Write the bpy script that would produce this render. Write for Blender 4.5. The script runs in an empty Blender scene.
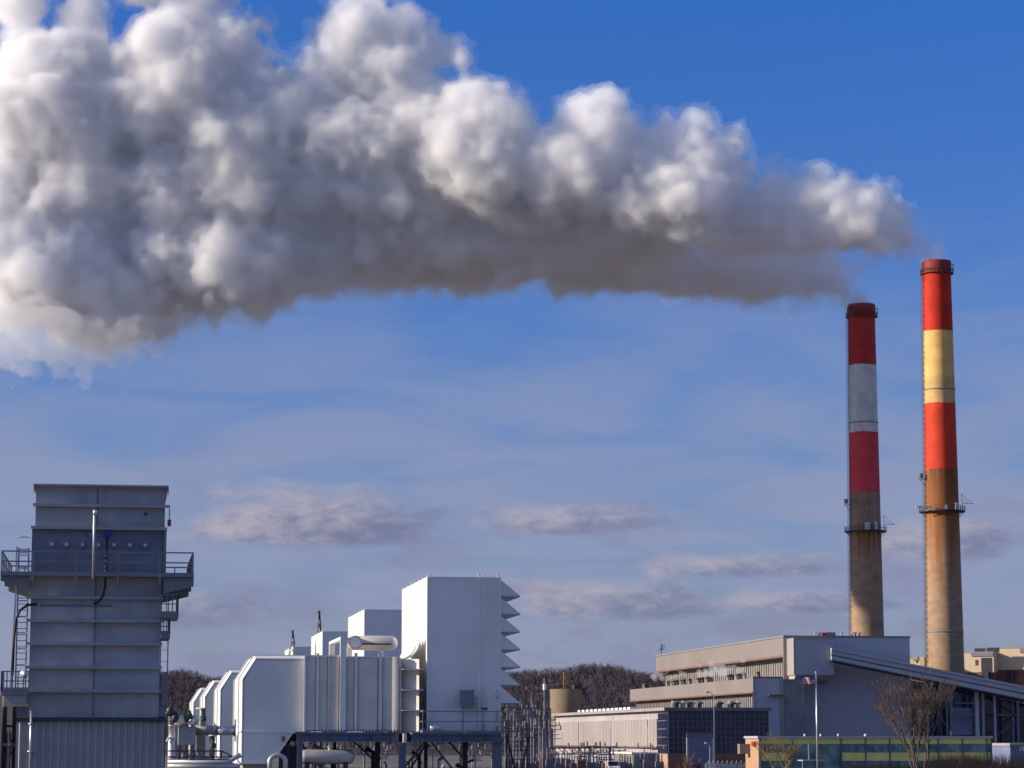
import bpy, bmesh, math, random
import numpy as np
from mathutils import Vector, Matrix

# ------------------------------------------------------------------ camera, sky, sun, exposure
scn = bpy.context.scene
COL = scn.collection
F = 2600.0                       # focal length in pixels of the 1024 px wide picture
TH = math.atan(354.0 / F)        # upward tilt
AL = math.radians(8.54)          # the plant's grid is turned by this against the view
CAM = Vector((0.0, 0.0, 6.0))
FWD = Vector((math.sin(AL) * math.cos(TH), math.cos(AL) * math.cos(TH), math.sin(TH)))
RGT = Vector((math.cos(AL), -math.sin(AL), 0.0))
UPV = RGT.cross(FWD)
cam_d = bpy.data.cameras.new("camera")
cam = bpy.data.objects.new("camera", cam_d); COL.objects.link(cam)
cam.matrix_world = Matrix(((RGT.x, UPV.x, -FWD.x, CAM.x), (RGT.y, UPV.y, -FWD.y, CAM.y), (RGT.z, UPV.z, -FWD.z, CAM.z), (0, 0, 0, 1)))
cam_d.sensor_width = 36.0
cam_d.lens = 36.0 * F / 1024.0
cam_d.clip_start = 1.0
cam_d.clip_end = 60000.0
scn.camera = cam

SUN_EL = math.radians(19.0)
SUN_AZ = math.radians(1.3)       # 0 = light from exactly -x; positive swings it behind the fronts
SD = Vector((-math.cos(SUN_EL) * math.cos(SUN_AZ), math.cos(SUN_EL) * math.sin(SUN_AZ), math.sin(SUN_EL)))   # towards the sun
sun_d = bpy.data.lights.new("sun", 'SUN'); sun = bpy.data.objects.new("sun", sun_d); COL.objects.link(sun)
sun_d.energy = 5.0; sun_d.angle = math.radians(0.5); sun_d.color = (1.0, 0.87, 0.70)
sun.rotation_euler = (-SD).to_track_quat('-Z', 'Y').to_euler()
sun.location = (0, 0, 200)

scn.view_settings.view_transform = 'Standard'
scn.view_settings.look = 'None'
scn.view_settings.gamma = 1.0
scn.view_settings.use_curve_mapping = False
scn.view_settings.exposure = 0.25
scn.render.engine = 'CYCLES'
cy = scn.cycles
cy.use_denoising = True
cy.max_bounces = 24; cy.diffuse_bounces = 4; cy.glossy_bounces = 3; cy.transmission_bounces = 4
cy.volume_bounces = 20; cy.transparent_max_bounces = 24
cy.sample_clamp_indirect = 8.0
cy.use_adaptive_sampling = True; cy.adaptive_threshold = 0.02

world = bpy.data.worlds.new("World"); scn.world = world
world.use_nodes = True
wn, wl = world.node_tree.nodes, world.node_tree.links
bg = wn['Background']
class G:
    """tiny helper to write node graphs"""
    def __init__(s, tree): s.n = tree.nodes; s.l = tree.links
    def put(s, sock, v):
        if isinstance(v, bpy.types.NodeSocket): s.l.new(v, sock)
        elif isinstance(v, (tuple, list)) and len(v) == 3 and sock.type == 'RGBA': sock.default_value = (*v, 1)
        else: sock.default_value = v
    def math(s, op, a, b=0.0, c=None, clamp=False):
        n = s.n.new('ShaderNodeMath'); n.operation = op; n.use_clamp = clamp
        s.put(n.inputs[0], a); s.put(n.inputs[1], b)
        if c is not None: s.put(n.inputs[2], c)
        return n.outputs[0]
    def vec(s, x, y, z):
        n = s.n.new('ShaderNodeCombineXYZ'); s.put(n.inputs[0], x); s.put(n.inputs[1], y); s.put(n.inputs[2], z); return n.outputs[0]
    def sep(s, v):
        n = s.n.new('ShaderNodeSeparateXYZ'); s.put(n.inputs[0], v); return n.outputs
    def noise(s, v, scale, detail=4.0, rough=0.5, dist=0.0):
        n = s.n.new('ShaderNodeTexNoise'); s.put(n.inputs['Vector'], v)
        n.inputs['Scale'].default_value = scale; n.inputs['Detail'].default_value = detail
        n.inputs['Roughness'].default_value = rough; n.inputs['Distortion'].default_value = dist
        return n.outputs[0]
    def ramp(s, v, lo, hi, a=0.0, b=1.0, smooth=True):
        n = s.n.new('ShaderNodeMapRange'); n.clamp = True
        if smooth: n.interpolation_type = 'SMOOTHSTEP'
        s.put(n.inputs[0], v)
        for i, x in enumerate((lo, hi, a, b)): s.put(n.inputs[i + 1], x)
        return n.outputs[0]
    def mix(s, f, a, b, mode='MIX'):
        n = s.n.new('ShaderNodeMix'); n.data_type = 'RGBA'; n.blend_type = mode
        s.put(n.inputs[0], f); s.put(n.inputs[6], a); s.put(n.inputs[7], b)
        return n.outputs[2]

def build_sky():
    g = G(world.node_tree)
    sky = wn.new('ShaderNodeTexSky'); sky.sky_type = 'NISHITA'; sky.sun_disc = False
    sky.sun_elevation = SUN_EL
    sky.sun_rotation = math.atan2(SD.x, SD.y)
    sky.altitude = 0; sky.air_density = 1.0; sky.dust_density = 0.3; sky.ozone_density = 3.0
    tc = wn.new('ShaderNodeTexCoord')
    d = g.sep(tc.outputs['Generated'])
    # azimuth and elevation of the direction, in degrees, azimuth from the camera heading
    az = g.math('MULTIPLY', g.math('ARCTAN2', d[0], d[1]), 180 / math.pi)
    el = g.math('MULTIPLY', g.math('ARCSINE', d[2]), 180 / math.pi)
    az = g.math('SUBTRACT', az, math.degrees(AL))
    base = sky.outputs[0]
    tint = g.mix(g.ramp(el, 0.0, 16.0, smooth=False), SKY_LOW, SKY_HIGH)
    tint = g.mix(g.ramp(el, 17.0, 34.0), tint, SKY_TOP)      # unseen sky above the frame, tinted brighter and greyer as added fill
    base = g.mix(1.0, base, tint, 'MULTIPLY')
    # high thin cloud: stretched noise on direction, fading out upwards
    v = g.vec(g.math('MULTIPLY', az, 0.16), g.math('MULTIPLY', el, 0.62), 0.0)
    n1 = g.noise(v, 1.0, 7.0, 0.55, 0.6)
    v2 = g.vec(g.math('MULTIPLY', az, 0.35), g.math('MULTIPLY', el, 1.0), 3.7)
    n2 = g.noise(v2, 1.0, 6.0, 0.6, 0.3)
    veil = g.math('MULTIPLY', g.ramp(n1, 0.22, 0.62), g.ramp(el, 13.0, 4.0))
    col = g.mix(g.math('MULTIPLY', veil, 0.85), base, CLOUD_VEIL)
    dark = g.math('MULTIPLY', g.ramp(n2, 0.48, 0.66), g.ramp(el, 7.5, 3.5))
    col = g.mix(g.math('MULTIPLY', dark, 0.55), col, CLOUD_DARK)
    # single flat clouds: (azimuth, elevation, half width, half height, strength)
    wob = g.noise(g.vec(g.math('MULTIPLY', az, 0.75), g.math('MULTIPLY', el, 1.9), 9.0), 1.0, 9.0, 0.60, 0.35)
    wob2 = g.noise(g.vec(g.math('MULTIPLY', az, 1.5), g.math('MULTIPLY', el, 3.2), 2.0), 1.0, 7.0, 0.6, 0.2)
    for ca, ce, wa, we, st in LENS:
        dx = g.math('DIVIDE', g.math('SUBTRACT', az, ca), wa)
        dy = g.math('DIVIDE', g.math('SUBTRACT', el, ce), we)
        dyf = g.math('MULTIPLY', dy, g.ramp(dy, 0.0, -0.6, 1.0, 1.7))       # flatter underside
        r = g.math('SQRT', g.math('ADD', g.math('MULTIPLY', dx, dx), g.math('MULTIPLY', dyf, dyf)))
        r = g.math('ADD', r, g.math('MULTIPLY', g.math('SUBTRACT', wob, 0.5), 1.7))
        m = g.math('MULTIPLY', g.ramp(r, 1.12, 0.38), st)
        lit = g.math('ADD', g.math('ADD', g.math('MULTIPLY', dx, -0.55), g.math('MULTIPLY', dy, 0.55)), g.math('MULTIPLY', g.math('SUBTRACT', wob2, 0.5), 2.2))
        col = g.mix(m, col, g.mix(g.ramp(lit, -0.55, 0.75), CLOUD_LO, CLOUD_HI))
    wl.new(col, bg.inputs['Color'])
    bg.inputs['Strength'].default_value = 0.10
SKY_LOW = (0.54, 0.53, 0.80); SKY_HIGH = (0.255, 0.575, 1.17); SKY_TOP = (2.20, 1.60, 1.48)
CLOUD_VEIL = (2.42, 2.75, 4.1); CLOUD_DARK = (2.05, 2.0, 3.2)
CLOUD_LO = (1.55, 1.75, 2.85); CLOUD_HI = (3.6, 3.4, 4.1)
LENS = [(-4.4, 4.6, 3.4, 0.92, 1.0), (1.3, 4.7, 2.6, 0.50, 0.8), (2.2, 2.9, 3.0, 0.66, 0.85), (-7.8, 2.7, 2.6, 0.6, 0.7), (5.2, 3.7, 2.6, 0.40, 0.75), (9.4, 4.2, 1.9, 0.6, 0.85), (6.2, 2.9, 2.2, 0.40, 0.8), (-1.0, 3.2, 1.8, 0.25, 0.4)]
build_sky()

# ------------------------------------------------------------------ helpers
random.seed(7)
def ray(px, py): return FWD * F + RGT * (px - 512.0) + UPV * (384.0 - py)
def on_y(px, py, Y):
    r = ray(px, py); return CAM + r * (Y / r.y)
def on_x(px, py, X):
    r = ray(px, py); return CAM + r * (X / r.x)
def mpp(px, py, Y):
    return (on_y(px, py, Y) - CAM).dot(FWD) / F       # metres per pixel there

class MB:
    """collects shapes that become ONE mesh"""
    def __init__(s): s.v = []; s.f = []
    def add(s, vs, fs):
        b = len(s.v); s.v += [tuple(v) for v in vs]; s.f += [tuple(i + b for i in f) for f in fs]; return s
    def box(s, x0, x1, y0, y1, z0, z1):
        return s.add([(x0, y0, z0), (x1, y0, z0), (x1, y1, z0), (x0, y1, z0), (x0, y0, z1), (x1, y0, z1), (x1, y1, z1), (x0, y1, z1)],
                     [(0, 3, 2, 1), (4, 5, 6, 7), (0, 1, 5, 4), (1, 2, 6, 5), (2, 3, 7, 6), (3, 0, 4, 7)])
    def prism_y(s, prof, y0, y1):
        """profile in (x, z), extruded along y"""
        n = len(prof)
        vs = [(x, y0, z) for x, z in prof] + [(x, y1, z) for x, z in prof]
        return s.add(vs, [tuple(range(n)), tuple(range(2 * n - 1, n - 1, -1))] + [(i, i + n, (i + 1) % n + n, (i + 1) % n) for i in range(n)])
    def prism_x(s, prof, x0, x1):
        n = len(prof)
        vs = [(x0, y, z) for y, z in prof] + [(x1, y, z) for y, z in prof]
        return s.add(vs, [tuple(range(n)), tuple(range(2 * n - 1, n - 1, -1))] + [(i, i + n, (i + 1) % n + n, (i + 1) % n) for i in range(n)])
    def bar(s, a, b, w, h=None):
        """square bar from a to b"""
        a, b = Vector(a), Vector(b); d = (b - a)
        if d.length < 1e-6: return s
        d.normalize(); h = h or w
        r = d.cross(Vector((0, 0, 1)))
        r = Vector((1, 0, 0)) if r.length < 1e-4 else r.normalized()
        u = r.cross(d)
        vs = [p + r * (sx * w / 2) + u * (sz * h / 2) for p in (a, b) for sx, sz in ((-1, -1), (1, -1), (1, 1), (-1, 1))]
        return s.add(vs, [(0, 1, 2, 3), (7, 6, 5, 4), (0, 4, 5, 1), (1, 5, 6, 2), (2, 6, 7, 3), (3, 7, 4, 0)])
    def tube(s, pts, rad, n=10, cap=True):
        pts = [Vector(p) for p in pts]; m = len(pts)
        rad = rad if isinstance(rad, (list, tuple)) else [rad] * m
        base = []; prev = None
        for i, p in enumerate(pts):
            d = (pts[min(i + 1, m - 1)] - pts[max(i - 1, 0)]).normalized()
            if prev is None:
                r = d.cross(Vector((0, 0, 1)))
                if r.length < 1e-3: r = Vector((1, 0, 0))
            else: r = prev - d * prev.dot(d)
            r.normalize(); prev = r; u = r.cross(d)
            base += [p + (r * math.cos(2 * math.pi * k / n) + u * math.sin(2 * math.pi * k / n)) * rad[i] for k in range(n)]
        fs = []
        for i in range(m - 1):
            for k in range(n):
                a = i * n + k; b = i * n + (k + 1) % n
                fs.append((a, b, b + n, a + n))
        if cap: fs += [tuple(range(n - 1, -1, -1)), tuple(range((m - 1) * n, m * n))]
        return s.add(base, fs)
    def lathe(s, cx, cy_, prof, n=48):
        """profile (r, z) about the vertical"""
        vs = []
        for r, z in prof: vs += [(cx + r * math.cos(2 * math.pi * k / n), cy_ + r * math.sin(2 * math.pi * k / n), z) for k in range(n)]
        fs = []
        for i in range(len(prof) - 1):
            for k in range(n):
                a = i * n + k; b = i * n + (k + 1) % n
                fs.append((a, b, b + n, a + n))
        fs += [tuple(range(n - 1, -1, -1)), tuple(range((len(prof) - 1) * n, len(prof) * n))]
        return s.add(vs, fs)
    def build(s, name, m, parent=None, smooth=False, rel=None):
        me = bpy.data.meshes.new(name)
        o = bpy.data.objects.new(name, me); COL.objects.link(o)
        org = Vector((0, 0, 0))
        if parent is not None:
            p = parent
            while p is not None: org += p.location; p = p.parent
        elif rel is not None: org = Vector(rel); o.location = org
        me.from_pydata([tuple(Vector(v) - org) for v in s.v], [], s.f); me.update()
        if smooth: me.polygons.foreach_set('use_smooth', [True] * len(me.polygons))
        me.materials.append(m)
        if parent is not None: o.parent = parent
        return o

def tag(o, label=None, cat=None, group=None, kind=None):
    if label: o['label'] = label
    if cat: o['category'] = cat
    if group: o['group'] = group
    if kind: o['kind'] = kind
    return o
def thing(name, loc, label, cat, group=None):
    o = bpy.data.objects.new(name, None); COL.objects.link(o); o.location = loc; o.empty_display_size = 0.5
    return tag(o, label, cat, group)
def copy_tree(o, parent=None):
    c = o.copy(); COL.objects.link(c); c.parent = parent
    for ch in list(o.children): copy_tree(ch, c)
    return c

MATS = {}
def mat(name, col, rough=0.6, metal=0.0, var=0.12, scale=0.6, streak=0.0, streak_col=(0.12, 0.07, 0.04), bump=0.0, ribs=None, col2=None):
    """painted / weathered surface: mottling, optional vertical run-off streaks, optional ribs (axis, pitch)"""
    if name in MATS: return MATS[name]
    m = bpy.data.materials.new(name); m.use_nodes = True; MATS[name] = m
    g = G(m.node_tree); b = m.node_tree.nodes['Principled BSDF']
    tc = g.n.new('ShaderNodeTexCoord').outputs['Object']
    geo = g.n.new('ShaderNodeNewGeometry').outputs['Position']
    n1 = g.noise(geo, scale, 6.0, 0.6)
    c = g.mix(g.ramp(n1, 0.3, 0.7), tuple(x * (1 - var) for x in col), tuple(min(1, x * (1 + var)) for x in col))
    if col2:
        c = g.mix(g.ramp(g.noise(geo, scale * 0.37, 5.0, 0.65), 0.48, 0.68), c, col2)
    if streak > 0:
        p = g.sep(geo)
        v = g.vec(g.math('MULTIPLY', p[0], 1.6), g.math('MULTIPLY', p[1], 1.6), g.math('MULTIPLY', p[2], 0.10))
        st = g.ramp(g.noise(v, 1.0, 6.0, 0.65), 0.52, 0.78)
        c = g.mix(g.math('MULTIPLY', st, streak), c, streak_col)
    g.put(b.inputs['Base Color'], c)
    r2 = g.math('ADD', rough - 0.08, g.math('MULTIPLY', n1, 0.16))
    g.put(b.inputs['Roughness'], r2); b.inputs['Metallic'].default_value = metal
    hgt = None
    if ribs:
        axis, pitch = ribs
        p = g.sep(geo)[{'x': 0, 'y': 1, 'z': 2}[axis]]
        fr = g.math('FRACT', g.math('DIVIDE', p, pitch))
        hgt = g.math('PINGPONG', fr, 0.5)
        hgt = g.math('MULTIPLY', g.ramp(hgt, 0.10, 0.25), pitch * 0.35)
    if bump > 0:
        hb = g.math('MULTIPLY', g.noise(geo, 2.5, 5.0, 0.6), bump)
        hgt = hb if hgt is None else g.math('ADD', hgt, hb)
    if hgt is not None:
        bn = g.n.new('ShaderNodeBump'); bn.inputs['Distance'].default_value = 1.0; bn.inputs['Strength'].default_value = 0.8
        g.put(bn.inputs['Height'], hgt); g.put(b.inputs['Normal'], bn.outputs[0])
    return m

M_white = mat('white_painted_steel', (0.74, 0.735, 0.71), 0.45, var=0.09, scale=0.22, streak=0.22, streak_col=(0.46, 0.42, 0.37))
M_white_trim = mat('white_trim', (0.80, 0.79, 0.76), 0.45, var=0.04)
M_cream = mat('cream_painted_steel', (0.66, 0.61, 0.53), 0.5, var=0.10, scale=0.5, streak=0.35, streak_col=(0.32, 0.28, 0.23))
M_grey_steel = mat('galvanised_grey_steel', (0.35, 0.355, 0.375), 0.5, var=0.20, scale=0.38, streak=0.6, streak_col=(0.15, 0.145, 0.16))
M_grey_dark = mat('weathered_dark_steel', (0.15, 0.17, 0.23), 0.55, var=0.15, scale=0.8, streak=0.3, streak_col=(0.09, 0.09, 0.10))
M_grey_trim = mat('grey_stiffener_steel', (0.33, 0.34, 0.37), 0.5, var=0.12, streak=0.3, streak_col=(0.16, 0.13, 0.12))
M_ribbed = mat('ribbed_grey_cladding', (0.33, 0.32, 0.33), 0.55, var=0.10, streak=0.35, streak_col=(0.16, 0.15, 0.15))
M_rail = mat('grey_railing_steel', (0.20, 0.21, 0.23), 0.5)
M_beam = mat('blue_grey_beam_paint', (0.105, 0.125, 0.185), 0.5, var=0.15, streak=0.3)
M_dark = mat('dark_steel', (0.035, 0.038, 0.05), 0.5)
M_black = mat('black_rubber', (0.012, 0.012, 0.014), 0.6)
M_galv = mat('bright_galvanised_pipe', (0.55, 0.56, 0.58), 0.35, 0.6, var=0.08)
M_alu = mat('aluminium_cladding', (0.62, 0.60, 0.58), 0.32, 0.85, var=0.10, scale=1.2)
M_blue = mat('blue_paint', (0.015, 0.03, 0.28), 0.4)
M_red = mat('red_paint', (0.35, 0.03, 0.02), 0.45)
M_green = mat('green_valve_paint', (0.02, 0.085, 0.045), 0.5)
M_filter = mat('dark_filter_media', (0.05, 0.05, 0.055), 0.9)
M_conc = mat('concrete', (0.36, 0.32, 0.27), 0.85, var=0.15, scale=0.3, bump=0.02)

def mesh_wave(name, m, parent, x0, x1, y, z0, z1, pitch, depth):
    """corrugated sheet facing -y"""
    prof = []; x = x0; k = 0
    b = MB(); pts = []
    while x < x1 - 1e-6:
        pts += [(x, y), (min(x + pitch * .38, x1), y), (min(x + pitch * .5, x1), y - depth), (min(x + pitch * .88, x1), y - depth)]
        x += pitch
    pts.append((x1, y))
    vs = [(px, py, z0) for px, py in pts] + [(px, py, z1) for px, py in pts]; n = len(pts)
    b.add(vs, [(i, i + 1, i + 1 + n, i + n) for i in range(n - 1)])
    return b.build(name, m, parent)

def railing(b, p0, p1, h, n, w=0.05, mid=True):
    """posts and two rails between p0 and p1 (at floor level)"""
    p0, p1 = Vector(p0), Vector(p1)
    for i in range(n + 1):
        p = p0.lerp(p1, i / n); b.bar(p, p + Vector((0, 0, h)), w)
    b.bar(p0 + Vector((0, 0, h)), p1 + Vector((0, 0, h)), w * 1.1)
    if mid: b.bar(p0 + Vector((0, 0, h * .52)), p1 + Vector((0, 0, h * .52)), w)
    b.bar(p0 + Vector((0, 0, .07)), p1 + Vector((0, 0, .07)), w * .5, .14)

# ------------------------------------------------------------------ ground, hill and far wood
def ground():
    m = bpy.data.materials.new('ground_earth_and_gravel'); m.use_nodes = True
    g = G(m.node_tree); b = m.node_tree.nodes['Principled BSDF']
    geo = g.n.new('ShaderNodeNewGeometry').outputs['Position']
    n1 = g.noise(geo, 0.02, 8.0, 0.6); n2 = g.noise(geo, 0.6, 6.0, 0.6)
    c = g.mix(g.ramp(n1, 0.4, 0.62), (0.105, 0.092, 0.080), (0.17, 0.155, 0.14))
    c = g.mix(g.math('MULTIPLY', g.ramp(n2, 0.4, 0.7), 0.5), c, (0.07, 0.07, 0.05))
    g.put(b.inputs['Base Color'], c); b.inputs['Roughness'].default_value = 0.95
    s = 14000.0; me = MB(); N = 28
    xs = [-s + 2 * s * i / N for i in range(N + 1)]
    me.add([(x, y + 6000, 0) for y in xs for x in xs], [(j * (N + 1) + i, j * (N + 1) + i + 1, (j + 1) * (N + 1) + i + 1, (j + 1) * (N + 1) + i) for j in range(N) for i in range(N)])
    tag(me.build('ground', m), kind='structure')
ground()
HILL = [(-200, 676), (60, 676), (165, 674), (182, 672), (215, 680), (300, 684), (420, 680), (505, 674), (545, 671), (575, 666), (600, 668), (622, 674), (640, 677), (655, 671), (700, 664), (800, 662), (900, 672), (1024, 674), (1300, 674)]
def hill_and_wood():
    Y0 = 1150.0
    mh = mat('leaf_litter_slope', (0.060, 0.047, 0.050), 0.95, var=0.2, scale=0.05)
    mw = mat('bare_winter_twigs', (0.062, 0.048, 0.058), 0.9, var=0.15, scale=0.035)  # twig brown lifted slightly to purple, distant haze put into the colour
    crest = []
    for i in range(len(HILL) - 1):
        (a, ya), (b, yb) = HILL[i], HILL[i + 1]
        for k in range(6):
            t = k / 6; t2 = t * t * (3 - 2 * t)
            p = on_y(a + (b - a) * t, ya + (yb - ya) * t2 + 11.5, Y0); crest.append((p.x, p.z))
    xs = np.array([c[0] for c in crest]); zs = np.array([c[1] for c in crest])
    hz = lambda x: float(np.interp(x, xs, zs))
    prof = [(-0.0, 0.02), (0.22, 0.34), (0.5, 0.72), (0.8, 0.97), (1.0, 1.0), (1.4, 0.9)]
    b = MB(); n = len(xs)
    for t, hh in prof:
        b.add([(x, 900 + 250 * t, -0.5 + (z + .5) * hh) for x, z in zip(xs, zs)], [])
    for j in range(len(prof) - 1):
        b.f += [(j * n + i, j * n + i + 1, (j + 1) * n + i + 1, (j + 1) * n + i) for i in range(n - 1)]
    tag(b.build('hill', mh, smooth=True), kind='structure')
    R = random.Random(3); w = MB()
    x_lo, x_hi = on_y(140, 700, 1100).x, on_y(1060, 700, 1100).x
    for k in range(7500):
        t = R.random() ** 0.8; x = R.uniform(x_lo, x_hi); y = 900 + 250 * t
        hh = float(np.interp(t, [p[0] for p in prof], [p[1] for p in prof])); z = -0.5 + (hz(x) + .5) * hh
        H = R.uniform(3.6, 6.6); wd = H * R.uniform(.34, .5)
        w.bar((x, y, z - .5), (x, y, z + H * .6), .2)
        for q in range(32):
            a = R.uniform(0, 6.283); rr = wd * math.sqrt(R.random()); zz = H * R.uniform(.30, 1.0) 
            rr *= math.sqrt(max(0.05, 1 - ((zz / H - .6) / .45) ** 2))
            p = Vector((x + rr * math.cos(a), y + rr * math.sin(a), z + zz))
            d = Vector((math.cos(a) * .6, math.sin(a) * .6, 1)).normalized() * R.uniform(.5, 1.3)
            s_ = Vector((-math.sin(a + 1), math.cos(a + 1), 0)) * R.uniform(.06, .14)
            w.add([p - s_ - d * .6, p + s_ - d * .6, p + d], [(0, 1, 2)])
    tag(w.build('bare_wood', mw), 'dark leafless wood covering the low hill on the horizon', 'wood', kind='stuff')
hill_and_wood()

# ------------------------------------------------------------------ chimneys
def shaft_material(name, bands, z_of, seed, stain_z):
    """bands: (z_top, colour) from the top down"""
    m = bpy.data.materials.new(name); m.use_nodes = True
    g = G(m.node_tree); b = m.node_tree.nodes['Principled BSDF']
    geo = g.n.new('ShaderNodeNewGeometry').outputs['Position']; p = g.sep(geo)
    z = g.math('ADD', p[2], g.math('MULTIPLY', g.math('SUBTRACT', g.noise(geo, 1.1, 5.0), .5), 0.9))
    col = bands[-1][1]
    concrete = g.mix(g.ramp(g.noise(g.vec(p[0], p[1], g.math('MULTIPLY', p[2], 2.2)), 0.25, 8.0, 0.62), 0.3, 0.7), tuple(c * .80 for c in col), tuple(c * 1.12 for c in col))
    # pour joints every 2.3 m
    j = g.math('PINGPONG', g.math('DIVIDE', p[2], 2.3), 0.5)
    concrete = g.mix(g.math('MULTIPLY', g.ramp(j, 0.035, 0.0), 0.16), concrete, (0.12, 0.10, 0.08))
    sv = g.vec(g.math('MULTIPLY', p[0], 1.1), g.math('MULTIPLY', p[1], 1.1), g.math('MULTIPLY', p[2], 0.045))
    st = g.noise(sv, 1.0, 7.0, 0.66)
    for zt, zb, c, k, lo in stain_z:
        w = g.math('MULTIPLY', g.ramp(p[2], zt - .1, zt), g.math('SUBTRACT', 1.0, 0.0))
        fall = g.math('MULTIPLY', g.ramp(p[2], zb, zt, smooth=False), g.ramp(p[2], zt + .15, zt))
        f = g.math('MULTIPLY', g.math('MULTIPLY', fall, g.ramp(st, lo, lo + .22)), k, clamp=True)
        concrete = g.mix(f, concrete, c)
    out = concrete
    for zb, c in reversed(bands[:-1]):
        n = g.noise(geo, 0.35, 7.0, 0.6)
        paint = g.mix(g.ramp(n, 0.3, 0.7), tuple(x * .84 for x in c), tuple(min(1, x * 1.08) for x in c))
        paint = g.mix(g.math('MULTIPLY', g.ramp(st, .50, .74), 0.5), paint, tuple(x * .5 + .03 for x in c))
        paint = g.mix(g.math('MULTIPLY', g.ramp(g.noise(geo, 1.6, 8.0, 0.7), .60, .68), 0.45), paint, tuple(x * .55 + .10 for x in c))
        out = g.mix(g.ramp(z, zb, zb + .12, smooth=False), out, paint)
    g.put(b.inputs['Base Color'], out); b.inputs['Roughness'].default_value = 0.75; b.inputs['Specular IOR Level'].default_value = 0.25
    bn = g.n.new('ShaderNodeBump'); bn.inputs['Distance'].default_value = .05; bn.inputs['Strength'].default_value = .4
    g.put(bn.inputs['Height'], g.noise(geo, 1.5, 5.0)); g.put(b.inputs['Normal'], bn.outputs[0])
    return m

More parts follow.
